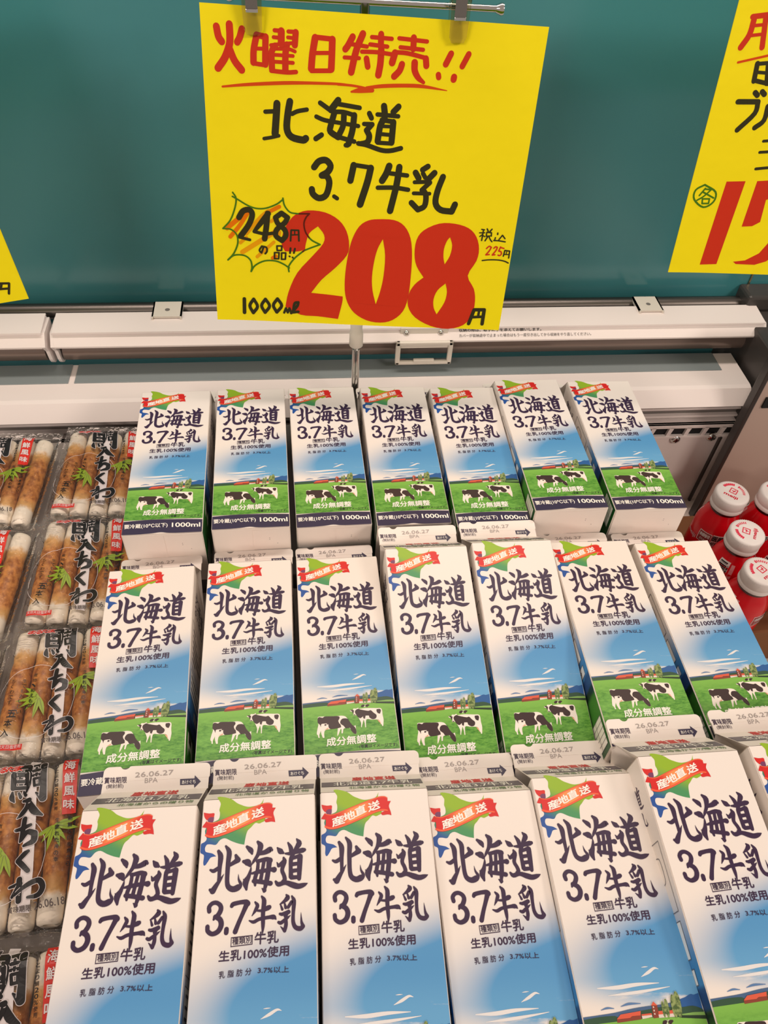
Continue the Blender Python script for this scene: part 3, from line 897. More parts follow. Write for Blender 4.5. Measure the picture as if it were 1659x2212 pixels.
# side return panel with its gasket edge
b = MB(); b.box(557, 760, 700, 706, 0, 330, 'case_beige', .8); b.box(570, 580, 697.5, 700, 208, 224, 'black_gap'); struct(b.build('wall_right'))
b = MB(); b.box(551, 557, 694, 708, 0, 330, 'gasket', 1.5); b.box(560, 563, 730, 735, 0, 128, 'gasket', .5); struct(b.build('trim_5'))
# screws on the back wall
for k, x in enumerate((499, 549)):
    b = MB(); b.lathe([(7, 0), (7, 1.6), (5.5, 3.6), (2.5, 4.6)], 'chrome', 20)
    b.box(-3.5, 3.5, -.6, .6, 4.4, 4.8, 'black_gap'); b.box(-.6, .6, -3.5, 3.5, 4.4, 4.8, 'black_gap')
    o = b.build('screw', None, (x, 735, 124+k*2)); o.rotation_euler = (math.pi/2, 0, 0)
    tag(o, ('left' if k == 0 else 'right')+' of two round screws in the wall under the slotted outlet', 'screw', 'screws in the back wall')
# steel tube along the foot of the teal panel
b = MB(); b.tube([(-900, 846, 262), (590, 846, 262)], 9.5, 'dark_steel', 20); struct(b.build('trim_6'))
# roll-up night covers
def night_cover(x0, x1, label, right_cap=True, left_cap=True):
    t = thing('night_cover', label, 'roll-up cover', ((x0+x1)/2, 812, 216)); W = (x1-x0)/2
    b = MB(); b.prism([(-27.5, 36), (-26, 35), (-24, 37), (-13, 47), (18, 47), (18, 50), (-15, 50), (-16.5, 49.4), (-27.5, 38)], -W, W, 'case_white', lambda p, q, r: (r, p, q))
    b.build('housing', t)
    b = MB(); b.prism([(-20, 50.2), (16, 53.4), (16, 55.5), (-19.5, 52.4)], -W-1, W+1, 'case_white', lambda p, q, r: (r, p, q)); b.build('lid', t)
    b = MB(); b.tube([(-W+3, 0, 18), (W-3, 0, 18)], 15.5, 'roller_film', 28)
    b.build('roller', t)
    for s_, on in ((-1, left_cap), (1, right_cap)):
        if not on: continue
        b = MB(); out = [(-16, 50), (-28, 38), (-19, 26)]+[(-17*math.cos(a), 17-17*math.sin(a)) for a in [k*math.pi/10 for k in range(1, 10)]]+[(17, 26), (16, 50)]
        out = [(q[0], max(q[1], 1.2)) for q in out]
        b.prism(out, s_*W-(0 if s_ > 0 else 4), s_*W+(4 if s_ > 0 else 0), 'case_white', lambda p, q, r: (r, p, q))
        b.tube([(s_*(W+4), 0, 17), (s_*(W+5), 0, 17)], 4.5, 'case_grey', 16)
        b.build('end_cap', t)
    return t
night_cover(-289, 590, 'long white roll-up cover housing behind the milk cartons, with printed notice and pull')
night_cover(-900, -303, 'white roll-up cover housing at left, behind the fish cake packs')
t = [o for o in COL.objects if o.name == 'night_cover'][0]
b = MB()
fn = lambda x, y: (x-150.5, -16.6-(265.5-y)*.72-.25, 49.4-(265.5-y)*.72+.25)
b.textat('収納の際は、取手に手を添えてお願いします。', 194, 260.6, 4.0, 'bottle_black', fn, wid=104, bold=.01)
b.textat('カバーが収納途中で止まった場合はもう一度引き出してから収納をやり直してください。', 194, 254.0, 4.0, 'case_dark', fn, wid=168)
b.build('printed_notice', t)
# pull handle of the cover
h = thing('cover_pull', 'white plastic pull loop with two screws hanging on the roll-up cover', 'handle', (150, 790, 223))
b = MB(); b.box(-29, 30, 1, 3.8, 25, 46, 'plastic_ivory', .8); b.build('plate', h)
b = MB()
b.box(-35, 36, -12, -7, 28, 34, 'plastic_ivory', 1.5); b.box(-35, 36, -12, -7, 0, 5, 'plastic_ivory', 1.5)
b.box(-35, -29, -12, -7, 0, 34, 'plastic_ivory', 1.5); b.box(30, 36, -12, -7, 0, 34, 'plastic_ivory', 1.5)
b.box(-29, 30, -10, 2, 24, 29, 'plastic_ivory', .8); b.box(-12, 14, -12.5, -8, 3, 8, 'plastic_ivory', 1)
b.build('loop', h)
for x in (-21.5, 21):
    b = MB(); b.lathe([(3.6, 0), (3.4, 1), (2, 1.8)], 'chrome', 16); b.box(-1.8, 1.8, -.4, .4, 1.6, 2, 'black_gap'); o = b.build('screw', h, (x, 1, 39)); o.rotation_euler = (math.pi/2, 0, 0)
for x0, x1, lab in ((-177, -142, 'white tab bracket on the steel tube left of the yellow sign'), (429, 461, 'white tab bracket on the steel tube right of the yellow sign')):
    b = MB()
    b.prism([(x0, 815), (x1, 815), (x1, 846), (x0, 846)], 271.6, 273.8, 'plastic_ivory')
    b.prism([(x0, 813), (x0+1.8, 813), (x0+1.8, 846), (x0, 846)], 268.5, 273.8, 'plastic_ivory')
    b.prism([(x1-1.8, 813), (x1, 813), (x1, 846), (x1-1.8, 846)], 268.5, 273.8, 'plastic_ivory')
    cx_ = (x0+x1)/2; k = 14
    b.add([(cx_+3*math.cos(2*math.pi*i/k), 829+3*math.sin(2*math.pi*i/k), 273.9) for i in range(k)], [tuple(range(k))], 'case_grey')
    tag(b.build('tube_bracket'), lab, 'bracket')

# ---------------------------------------------------------------- price sign on its stand
fx, fu, fv = (Vector(q) for q in ART['sframe'])
fn_ = fu.cross(fv)*-1
fn_.normalize()
if fn_.y > 0: fn_ = -fn_
def wave(x, y):
    return 1.1*math.sin(x/38+.6)*math.sin(y/70+.4)+1.2*((x-137)/137)**2*(y/257)**2-.8*math.exp(-((x-20)/40)**2)
def paper(frame, W, H, top):
    o0, u0, v0 = frame; nn = u0.cross(v0)
    if nn.y > 0: nn = -nn
    @LY
    def fn(lay):
        def g(x, y): return tuple(o0+u0*x+v0*y+nn*(wave(x, y-top)+lay*.08+.02))
        return g
    b = MB(); nx, ny = 26, 24
    for side in (0, -7):
        g = fn(side); vs = [g(W[0]+(W[1]-W[0])*i/nx, H[0]+(H[1]-H[0])*j/ny) for j in range(ny+1) for i in range(nx+1)]
        fs = [(j*(nx+1)+i, j*(nx+1)+i+1, (j+1)*(nx+1)+i+1, (j+1)*(nx+1)+i) for j in range(ny) for i in range(nx)]
        b.add(vs, fs if side else [f[::-1] for f in fs], 'sign_paper', True)
    return b, fn
INK = dict(r='marker_red', o='marker_vermilion', k='marker_black', g='marker_green', d='marker_brown')
# (fold of the stand) pole, collar, crossbar
st = thing('sign_stand', 'thin chrome sign stand with white collar, rising between the milk cartons', 'sign stand', (60.2, 711, 0))
b = MB(); b.lathe([(19, 0), (19, 3), (17, 5), (5, 6)], 'steel', 32); b.build('base', st)
b = MB(); b.tube([(0, 0, 5), (0, 0, 300)], 4.4, 'chrome', 18); b.tube([(0, 0, 300), (0, 0, 633)], 3.4, 'chrome', 16); b.build('pole', st)
b = MB(); b.lathe([(5.5, 303), (7.6, 305), (7.6, 322), (6.4, 325), (7, 338), (4.2, 341)], 'plastic_ivory', 24); b.build('collar', st)
b = MB(); b.tube([(-103, 4.5, 636), (0, -.5, 635), (106, -5.5, 634)], 2.7, 'chrome', 16)
for e, s_ in (((-103, 4.5, 636), -1), ((106, -5.5, 634), 1)):
    b.tube([(e[0]-s_*1, e[1], e[2]), (e[0]+s_*3, e[1]-s_*.1, e[2]), (e[0]+s_*5, e[1]-.2*s_, e[2])], [3, 4.8, 4.4], 'chrome', 18)
b.tube([(0, -.5, 622), (0, -.5, 635)], 4, 'steel', 14)
b.build('crossbar', st)
pb, fl = paper((fx, fu, fv), (0, 275), (0, 257), 0)
for c, a in ART['sign']: pb.stroke([(x, y, w_*1.1) for x, y, w_ in trips(a, 10)], INK[c], fl(1 if c != 'o' else 2))
for c, a in ART['signscrib']: pb.stroke(trips(a, 10), 'crayon_orange' if c == 'o' else 'crayon_yellow', fl(1 if c == 'y' else 2))
for q in ART['sign208']:
    loops = [pairs(l, 10) for l in q]
    pb.poly([sm(l) for l in loops], 'marker_red', fl(3))
for c, a in ART['signtop']: pb.stroke(trips(a, 10), INK[c], fl(5 if c == 'k' else 4))
tag(pb.build('price_sign'), 'large yellow handwritten price sign reading 208, clipped to the chrome stand', 'sign')
# clips
def clip(p, label):
    c = thing('sign_clip', label, 'clip', p)
    b = MB()
    b.prism([(-7, 4), (-8, 30), (-8.5, 52), (8.5, 52), (8, 30), (7, 4), (5, 0), (-5, 0)][::-1], -6.4, -3.6, 'clip_plastic', lambda x, y, z: (x, z, y))
    b.prism([(-7, 4), (-8, 30), (-8.5, 52), (8.5, 52), (8, 30), (7, 4), (5, 0), (-5, 0)][::-1], 3.2, 5.4, 'clip_plastic', lambda x, y, z: (x, z, y))
    b.box(-8, -6.6, -6, 5, 28, 46, 'clip_plastic'); b.box(6.6, 8, -6, 5, 28, 46, 'clip_plastic')
    b.build('clip_body', c)
    b = MB(); b.box(-4.6, 4.6, -7.4, -6.6, 17, 46, 'steel', .3); b.box(-4.4, 4.4, -7.6, -3, 45, 47, 'steel', .4); b.box(-4.6, 4.6, -8.2, -6.6, 16, 18.5, 'chrome', .4); b.build('spring', c)
def sp(x, y): return fx+fu*x+fv*y
p = sp(41, 18); clip((p.x, p.y+1.5, p.z), 'left clear plastic clip holding the top of the large price sign')
p = sp(202, 14); clip((p.x, p.y+1.5, p.z), 'right clear plastic clip holding the top of the large price sign')
# neighbouring signs, cut by the picture's edges
fr = tuple(Vector(q) for q in ART['rframe'])
pb, fl = paper(fr, (0, 275), (-257, 0), -257)
for c, a in ART['rstroke']: pb.stroke(trips(a, 10), INK[c], fl(1))
for a in ART['rpoly']: pb.poly([pairs(a, 10)], 'marker_red', fl(1))
tag(pb.build('price_sign'), 'yellow handwritten price sign cut off at the right edge, circled green character', 'sign')
fr = tuple(Vector(q) for q in ART['lframe'])
pb, fl = paper(fr, (-275, 0), (-257, 0), -257)
for c, a in ART['lstroke']: pb.stroke(trips(a, 10), INK[c], fl(1))
tag(pb.build('price_sign'), 'yellow price sign at the left edge with only its lower corner showing', 'sign')

# ---------------------------------------------------------------- milk carton
FW, FH, GY, GZ, FT = 70.0, 195.5, 23.5, -35.0, 41.0
OX, OY, OZ = 35.0, -97.75, -70.0           # root sits under the middle of the back panel
@LY
def F(lay):
    return lambda u, v: (min(max(u, .5), FW-.5)-OX, -min(v, FH-.3)-OY, .03+lay*.07-OZ)
SMOOTH = ('cow', 'cowpatch', 'island', 'ribband', 'ribtail', 'ribfold', 'hills', 'woods', 'mount', 'bar')
def carton_body():
    b = MB()
    bm = bmesh.new(); bmesh.ops.create_cube(bm, size=1)
    for q in bm.verts: q.co = Vector((q.co.x*FW, q.co.y*FH, 35+q.co.z*70))
    bmesh.ops.bevel(bm, geom=bm.edges[:], offset=.9, segments=2, affect='EDGES')
    b.bm(bm, 'carton_white')
    f0 = F(0); b.poly([[(.5, .6), (FW-.5, .6), (FW-.5, FH-1), (.5, FH-1)][::-1]], 'carton_front', f0)
    def P(key, m, lay):
        a = ART[key]; a = a if isinstance(a[0], list) else [a]
        for i, q in enumerate(a): b.poly([sm(pairs(q, 100), .2) if key in SMOOTH else pairs(q, 100)], m, F(lay+(i % 3)*.3))
    def T(key, m, lay, bold=.018):
        for s_, bo, q in ART[key]:
            k = pairs(q, 100); b.text(s_, k[0], k[1], k[2], m, F(lay), bold if bo else .006)
    for a in ART['cloudwhite']: b.stroke(trips(a, 100), 'cloud_white', F(1))
    for a in ART['cloudblue']: b.stroke(trips(a, 100), 'cloud_blue', F(2))
    P('mount', 'mount_blue', 2); P('hills', 'hill_blue', 3); P('woods', 'wood_green', 4); P('field', 'grass_print', 5)
    P('strip', 'field_strip', 6); P('hedge', 'hedge_dark', 7); P('barn', 'barn_wall', 6); P('house', 'house_wall', 7); P('roof', 'barn_roof', 8); P('poplar', 'poplar_print', 9)
    P('cow', 'cow_white', 6); P('cowpatch', 'cow_black', 7); P('udder', 'cow_udder', 8)
    P('bar', 'carton_navy', 6); T('wtext', 'carton_print_white', 8, .022); T('dtext', 'dark_print', 6)
    T('ftext', 'carton_text', 3); P('fbox', 'carton_text', 3)
    P('island', 'island_print', 1); P('ribtail', 'ribbon_red', 2); P('ribfold', 'ribbon_fold', 3); P('ribband', 'ribbon_band', 4)
    for a in ART['ribedge']: b.stroke(trips(a, 100), 'ribbon_edge', F(4.6))
    for s_, q in ART['ribtext']:
        k = pairs(q, 100); b.text(s_, k[0], k[1], k[2], 'carton_print_white', F(5.2), .03)
    for a in ART['brush']: b.stroke([(x, y, w_*1.04) for x, y, w_ in trips(a, 100)], 'carton_text', F(2.5))
    # side walls: x = 0 (left) and x = 70 (right); d = depth below the front panel
    def S(side, lay): return LY(lambda n: S_(side, n))(lay)
    def S_(side, lay):
        if side < 0: return lambda d, v: (-.03-lay*.07-OX, -v-OY, -(70-d)-OZ)      # d runs 0..70 from the back edge to the front edge
        return lambda d, v: (FW+.03+lay*.07-OX, -v-OY, -d-OZ)
    for side in (-1, 1):
        g = S(side, 0)
        b.poly([[(.8, 1), (69.2, 1), (69.2, FH-1), (.8, FH-1)][::-1]], 'carton_side', g)
        g = S(side, 1)
        # brush lettering, squeezed onto the wall
        for a in ART['brush']:
            q = [(8+x*.78, 12+(y-22)*.5, w_*.5) for x, y, w_ in trips(a, 100)]
            b.stroke(q, 'carton_text', g, 3)
        def frame(x0, y0, x1, y1, w_=.5, m_='side_line', fill=None):
            if fill: b.poly([[(x0, y0), (x1, y0), (x1, y1), (x0, y1)][::-1]], fill, S(side, 1))
            for q in ((x0, y0, x1, y0), (x1, y0, x1, y1), (x1, y1, x0, y1), (x0, y1, x0, y0)):
                b.stroke([(q[0], q[1], w_), (q[2], q[3], w_)], m_, S(side, 2))
        frame(6, 52, 64, 92)
        for k in range(6):
            b.stroke([(12, 58+k*5.4, 1.5), (22+((k*37) % 30), 58+k*5.4, 1.5)], 'side_line', S(side, 2))
        b.stroke([(52, 60, .6), (58, 62, .6), (58, 74, .6), (52, 76, .6), (47, 74, .6), (47, 62, .6), (52, 60, .6)], 'side_line', S(side, 2))
        frame(8, 97, 62, 117, fill='carton_print_white')
        for k in range(3): b.stroke([(12, 101+k*5.4, 1.6), (40+k*5, 101+k*5.4, 1.6)], 'side_line', S(side, 3))
        frame(30, 122, 62, 130, fill='carton_print_white'); b.textat('乳成分', 34, 128.5, -5, 'carton_text', S(side, 3), wid=22)
        frame(40, 168, 66, 190, fill='carton_print_white')
        for k in range(1, 5): b.stroke([(40, 168+k*4.4, .4), (66, 168+k*4.4, .4)], 'side_line', S(side, 3))
        b.stroke([(53, 168, .4), (53, 190, .4)], 'side_line', S(side, 3))
        b.poly([[(8, 150), (30, 149), (32, 158), (28, 166), (24, 160), (14, 160), (12, 167), (8, 160)][::-1]], 'cow_white', S(side, 1))
        b.poly([[(12, 150), (24, 150), (24, 156), (14, 156)][::-1]], 'cow_black', S(side, 2))
    # bottom: folded flap with its seam, and the tiny perforation dots
    Bt = lambda x, z, lay=0: (x-OX, -FH-.02-lay*.03-OY, z-OZ)
    b.add([Bt(1.2, -1.5, 8), Bt(36, -1.5, 10), Bt(36, -68.5, 10), Bt(1.2, -68.5, 8), Bt(36, -1.5), Bt(36, -68.5), Bt(1.2, -1.5), Bt(1.2, -68.5)],
          [(0, 3, 2, 1), (1, 2, 5, 4), (0, 6, 7, 3)], 'carton_white')
    for x, z in ((51, -14), (51, -16), (58, -22), (59, -36)):
        b.add([Bt(x+.35*math.cos(k*math.pi/4), z+.35*math.sin(k*math.pi/4), 2) for k in range(8)], [tuple(range(8))], 'carton_navy')
    # slightly bulged lip of the front panel at the bottom edge
    n = 12
    vs = []
    for i in range(n+1):
        x = .6+(FW-1.2)*i/n; hgt = .9*math.sin(math.pi*i/n)**.6+.1
        vs += [Bt(x, .0, 0), Bt(x, -1.0-hgt, 4+hgt*12), Bt(x, -2.2-hgt, 0)]
    b.add(vs, [(3*i+k, 3*i+3+k, 3*i+4+k, 3*i+1+k) for i in range(n) for k in (0, 1)], 'carton_white', True)
    return b
def carton_roof():
    b = MB(); P_ = lambda x, y, z: (x-OX, y-OY, z-OZ)
    A0, A1, B0, B1 = P_(.3, -.2, -.25), P_(FW-.3, -.2, -.25), P_(.3, -.2, -69.75), P_(FW-.3, -.2, -69.75)
    R0, R1 = P_(0.1, GY, GZ), P_(FW-.1, GY, GZ)
    for s_ in (0, 1):
        a, c, r, ap = (A0, B0, R0, P_(22, 1.2, GZ)) if s_ == 0 else (A1, B1, R1, P_(FW-22, 1.2, GZ))
        tri = [(0, 1, 2)] if s_ == 0 else [(0, 2, 1)]
        b.add([a, ap, c], tri, 'carton_white')
        b.add([a, r, ap], tri, 'carton_white'); b.add([ap, r, c], tri, 'carton_white')
        # printed lines on the folded gusset
    b.add([A0, A1, R1, R0], [(0, 1, 2, 3)], 'carton_white'); b.add([B0, R0, R1, B1], [(0, 1, 2, 3)], 'carton_white')
    # print on the front slope; s = distance from the lower fold (0..42)
    @LY
    def G(lay):
        nn = Vector((0, 35, 23.5)).normalized()*(.04+lay*.07)
        return lambda x, s_: P_(x, GY*s_/42+nn.y, GZ*s_/42+nn.z)
    b.poly([[(1, 14), (69, 14), (69, 27), (1, 27)]], 'roof_band', G(0))
    b.text('北海道3.7牛乳', (9, 15.5), (62, 15.5), (9, 25.5), 'carton_print_white', G(1), .012)
    b.text('産地直送', (22, 29), (52, 29), (22, 39), 'ribbon_red', G(1), .03)
    b.text('北海道からの贈り物', (19, 5.5), (66, 5.5), (19, 11.5), 'roof_green', G(1), .01)
    for s_ in (1, 2):
        b.stroke([(.1, 10+s_*3, .1), (.2, 10+s_*3, .1)], 'side_line', G(0))
    return b
def carton_seal(code):
    b = MB(); P_ = lambda x, y, z: (x-OX, y-OY, z-OZ)
    out = [(-.3, GY-.5), (FW+.3, GY-.5)]
    def arc(cx0, cy0, r, a0, a1, n): return [(cx0+r*math.cos(math.radians(a0+(a1-a0)*i/n)), cy0+r*math.sin(math.radians(a0+(a1-a0)*i/n))) for i in range(n+1)]
    out += [(FW+.3, 31), (FW+.9, 32)]+arc(FW-2.6, FT-3.5, 3.5, 0, 90, 5)+[(17.5, FT)]+arc(13.5, FT+1.2, 3.4, -25, -155, 6)+[(9.5, FT)]+arc(2.8, FT-3.5, 3.5, 90, 180, 5)+[(-.7, 32), (-.3, 31)]
    b.prism(out, GZ-1.0, GZ+.35, 'carton_white', P_)
    b.box(-.5-OX, FW+.5-OX, GY+7.1-OY, GY+7.5-OY, GZ+.2-OZ, GZ+.48-OZ, 'carton_white', .1)
    @LY
    def G(lay): return lambda u, v: P_(u, -v, GZ+.40+lay*.07)
    for s_, bo, q in ART['fintext']:
        k = pairs(q, 100); b.text(s_, k[0], k[1], k[2], 'carton_text', G(2), .012 if bo else 0)
    for s_, bo, q in ART['findate']:
        k = pairs(q, 100); b.text(code if s_ == 'BPA' else s_, k[0], k[1], k[2], 'date_grey', G(2), 0)
    b.poly([pairs(ART['finarrow'], 100)], 'carton_navy', G(2))
    for s_, bo, q in ART['finarrowtext']:
        k = pairs(q, 100); b.text(s_, k[0], k[1], k[2], 'carton_print_white', G(3), .01)
    return b
GRP = 'cow-print milk cartons lying on their backs in three rows'
proto = thing('milk_carton', '', 'milk carton', group=GRP)
carton_body().build('carton_body', proto); carton_roof().build('gable_roof', proto)
seal = carton_seal('BPA').build('top_seal', proto)
tmp = carton_seal('B04').build('top_seal'); ALT = tmp.data; bpy.data.objects.remove(tmp)
ORD = ('leftmost', 'second from left', 'third from left', 'middle', 'third from right', 'second from right', 'rightmost')
LAB = {}
for r_, nm in (('a', 'back'), ('b', 'middle'), ('c', 'front')):
    for i in range(7): LAB['%s%d' % (r_, i+1)] = 'white cow-print milk carton lying flat in the %s row, %s of seven' % (nm, ORD[i])
LAB['a1'] = 'back row milk carton at the left end, beside the fish cake packs'
LAB['a7'] = 'back row milk carton at the right end, beside bare wall and red bottles'
LAB['a6'] = 'back row milk carton second from right, set slightly higher than its left neighbour'
LAB['b4'] = 'middle row milk carton, fourth from left, tilted with its top raised'
LAB['b5'] = 'middle row milk carton, fifth from left, tilted with its top raised'
LAB['b7'] = 'middle row milk carton at the right end, beside the red bottles'
LAB['c7'] = 'front row milk carton at the right, mostly cut off by the picture edge'
LAB['b1'] = 'middle row milk carton at the left end, date code B04, beside fish cake packs'
LAB['b2'] = 'middle row milk carton second from left, date code B04'
LAB['c1'] = 'front row milk carton at the left end, nearest the viewer, beside fish cake packs'
CARTS = {}
ART['cart']['c5'][4] -= .004
for i, (key, q) in enumerate(sorted(ART['cart'].items())):
    o = proto if i == 0 else dup(proto)
    yaw, pitch, roll = q[:3]
    R = Matrix.Rotation(yaw, 3, 'Z') @ Matrix.Rotation(pitch, 3, 'X') @ Matrix.Rotation(roll, 3, 'Y')
    T_ = Vector(q[3:])
    o.location = T_ + R @ Vector((OX*MM, OY*MM, OZ*MM)); o.rotation_euler = R.to_euler()
    o['label'] = LAB[key]
    if key in ('b1', 'b2'):
        for ch in o.children:
            if ch.name.startswith('top_seal'): ch.data = ALT
    CARTS[key] = o
# display risers the cartons lie on
def riser(x0, x1, y0, y1, z, lab):
    b = MB(); b.box(x0, x1, y0, y1, 0, z, 'deck_grey', 2); tag(b.build('display_riser'), lab, 'riser')
riser(-160, 356, 470, 690, 209, 'grey riser under the back row of milk cartons')
riser(-160, 356, 232, 452, 211, 'grey riser under the middle row of milk cartons')
riser(-140, 350, -60, 200, 246, 'grey riser under the front row of milk cartons')
riser(-420, -172, -40, 712, 170, 'grey riser under the fish cake packs')

# ---------------------------------------------------------------- fish cake packs
def pack_top(x, y):
    """height of the film over the pack, mm above its middle plane"""
    ex = max(0, 1-(min(abs(x), 53)/53)**6); ey = max(0, 1-(max(0, abs(y)-52)/13)**2) if abs(y) < 65 else 0
    sc = 9.2+2.0*abs(math.cos(math.pi*(x+50)/20+math.pi/2))
    return 1.0+sc*ex**.5*ey**.7+.7*math.sin(x*.31+y*.17)*math.sin(y*.23)*(.3+.7*(1-ey))
def film():
    b = MB(); nx, ny = 52, 70; X, Y = 56, 76
    vs = [(-X+2*X*i/nx, -Y+2*Y*j/ny) for j in range(ny+1) for i in range(nx+1)]
    fs = [(j*(nx+1)+i, j*(nx+1)+i+1, (j+1)*(nx+1)+i+1, (j+1)*(nx+1)+i) for j in range(ny) for i in range(nx)]
    b.add([(x, y, pack_top(x, y)) for x, y in vs], fs, 'pack_film', True)
    b.add([(x, y, -max(.2, pack_top(x, y)-1.2)) for x, y in vs], [f[::-1] for f in fs], 'pack_film', True)
    return b
def pack_print():
    b = MB()
    @LY
    def H(lay): return lambda x, y: (x, -y, pack_top(x, -y)+.5+lay*.12)
    def dens(q, n=3):
        o = []
        for i in range(len(q)):
            a, c = q[i], q[(i+1) % len(q)]
            o += [(a[0]+(c[0]-a[0])*k/n, a[1]+(c[1]-a[1])*k/n) for k in range(n)]
        return o
    rb = pairs(ART['pkribbon'], 10)
    # ribbon in short lengths so that it follows the bulge
    for i in range(3):
        l0, l1, r0, r1 = rb[-i-1 if i else 0], rb[-i-1-1 if i else -1], rb[1+i], rb[2+i]
        l0 = rb[(8-i) % 8]; l1 = rb[7-i]
        for k in range(6):
            a = lambda p, q, t_: (p[0]+(q[0]-p[0])*t_, p[1]+(q[1]-p[1])*t_)
            for w0, w1 in ((0, .5), (.5, 1)):
                p00, p10 = a(l0, l1, k/6), a(r0, r1, k/6); p01, p11 = a(l0, l1, (k+1)/6), a(r0, r1, (k+1)/6)
                b.poly([[a(p00, p10, w0), a(p00, p10, w1), a(p01, p11, w1), a(p01, p11, w0)][::-1]], 'pack_white', H(0))
    fl_ = pairs(ART['pkflag'], 10)
    a = lambda p, q, t_: (p[0]+(q[0]-p[0])*t_, p[1]+(q[1]-p[1])*t_)
    for k in range(8):
        for w0, w1 in ((0, .34), (.34, .67), (.67, 1)):
            p00, p10 = a(fl_[0], fl_[3], k/8), a(fl_[1], fl_[2], k/8); p01, p11 = a(fl_[0], fl_[3], (k+1)/8), a(fl_[1], fl_[2], (k+1)/8)
            b.poly([[a(p00, p10, w0), a(p00, p10, w1), a(p01, p11, w1), a(p01, p11, w0)][::-1]], 'pack_red', H(1))
    def leaf(x, y, ang, ln, wd):
        c_, s_ = math.cos(math.radians(ang)), math.sin(math.radians(ang))
        prof = [(0, 0), (.12, .5), (.35, 1), (.6, .85), (.82, .4), (1, 0)]
        for (t0, w0), (t1, w1) in zip(prof, prof[1:]):
            P_ = lambda t_, w_: (x+c_*ln*t_-s_*wd*w_, y+s_*ln*t_+c_*wd*w_)
            b.poly([[P_(t0, -w0), P_(t1, -w1), P_(t1, w1), P_(t0, w0)]], 'pack_leaf', H(2))
        b.stroke([(x+c_*2, y+s_*2, .22), (x+c_*ln*.95, y+s_*ln*.95, .16)], 'pack_grey', H(3))
    for x, y, a0 in ((-16, 8, (196, 170, 150, 128, 95, 70, 215)), (18, -9, (125, 100, 70, 50, 345, 10, 150))):
        for i, a_ in enumerate(a0): leaf(x, y, a_, 15+(i*5) % 7, 1.7+(i % 3)*.25)
    for q in ART['pkbrush']: b.stroke([(x, y, w_+.9) for x, y, w_ in trips(q, 10)], 'pack_white', H(3))
    for q in ART['pkbrush']: b.stroke(trips(q, 10), 'pack_black', H(4.5))
    for key, m_ in (('pkflagtext', 'pack_white'), ('pktext', 'pack_black'), ('pkdate', 'pack_grey')):
        for s_, bo, q in ART[key]:
            k = pairs(q, 10); b.text(s_, k[0], k[1], k[2], m_, H(5), .02)
    for i, ch in enumerate('生でもおいしい'): b.textat(ch, -33, -6+i*4.8, -3.6, 'pack_black', H(5), bold=.01)
    for i, ch in enumerate('煮物、和えもの'): b.textat(ch, -24, -10+i*4.8, -3.6, 'pack_black', H(5), bold=.01)
    for i, ch in enumerate('ちくわです'): b.textat(ch, -42, -6+i*5, -3.6, 'pack_black', H(5), bold=.01)
    for i, ch in enumerate('五本入'): b.textat(ch, -40+i*-1, 26+i*8.5, -6.5, 'pack_black', H(5), bold=.02)
    for i, ch in enumerate('まるたま'): b.textat(ch, -38+i*6, -55, -6, 'pack_white', H(4), wid=7, bold=.09)
    for i, ch in enumerate('まるたま'): b.textat(ch, -37.6+i*6, -55.3, -5.4, 'pack_red', H(5), wid=6.2, bold=.04)
    for k in range(16): b.poly([[(-46+k*1.5, 50+k*.05), (-44.5+k*1.5, 50.05+k*.05), (-44.5+k*1.5, 54.8+k*.05), (-46+k*1.5, 54.75+k*.05)][::-1]], 'pack_red', H(1))
    b.text('天然天日塩使用', (-45, 54), (-23, 54.3), (-45, 50.8), 'pack_white', H(5))
    b.stroke([(-20+34*math.cos(k*math.pi/10), 12+34*math.sin(k*math.pi/10), .35) for k in range(21)], 'pack_white', H(2))
    for k in range(5): b.stroke([(-44, -52+k*2.4, .25), (-26, -52+k*2.4, .25)], 'pack_purple', H(2))
    return b
def fish_cake():
    b = MB(); n = 26; prof = []
    R_, r_ = 9.4, 3.6
    pts = [(-60, r_+.5), (-60.6, 6), (-59.4, 8.4), (-56, 9.2)]+[(-50+5*k, R_*(1-.03*math.sin(k*1.7)-.04*(k in (2, 3, 16, 17)))) for k in range(21)]+[(56, 9.2), (59.4, 8.4), (60.6, 6), (60, r_+.5), (20, r_), (-20, r_), (-60, r_+.5)]
    vs = []; fs = []
    for y, r in pts:
        for k in range(n):
            a = 2*math.pi*k/n; w_ = 1+.025*math.sin(3*a+y*.09)
            vs.append((r*w_*math.cos(a), y, r*w_*math.sin(a)))
    for i in range(len(pts)-1):
        for k in range(n): fs.append((i*n+k, (i+1)*n+k, (i+1)*n+(k+1) % n, i*n+(k+1) % n))
    b.add(vs, fs, 'fish_cake', True); return b
fp = thing('fish_cake_pack', '', 'fish cake pack', group='clear packs of five grilled fish cake tubes')
film().build('film', fp); pack_print().build('printed_front', fp)
fc0 = fish_cake().build('fish_cake', fp, (-40, 0, 0))
for k in range(1, 5):
    c_ = fc0.copy(); COL.objects.link(c_); c_.parent = fp; c_.location = ((-40+20*k)*MM, random.uniform(-2, 2)*MM, 0); c_.rotation_euler = (0, k*1.3, 0)
PACKS = [(-222, 634, -2, 'farthest'), (-221, 497, -1, 'second farthest'), (-222, 364, 0, 'third farthest'), (-222, 232, 2, 'fourth farthest'), (-211, 93, 1, 'nearest')]
lab = ['clear fish cake pack at the back beside the back row milk cartons', 'fish cake pack beside the gap between back and middle milk rows',
       'fish cake pack beside the middle row milk carton with green leaves showing', 'fish cake pack beside the front row carton top, date 26.06.18 showing', 'fish cake pack cut off by the bottom left corner of the picture']
PK = []
for i, (x, y, rz, nm) in enumerate(PACKS): PK.append((x, y, rz, lab[i]))
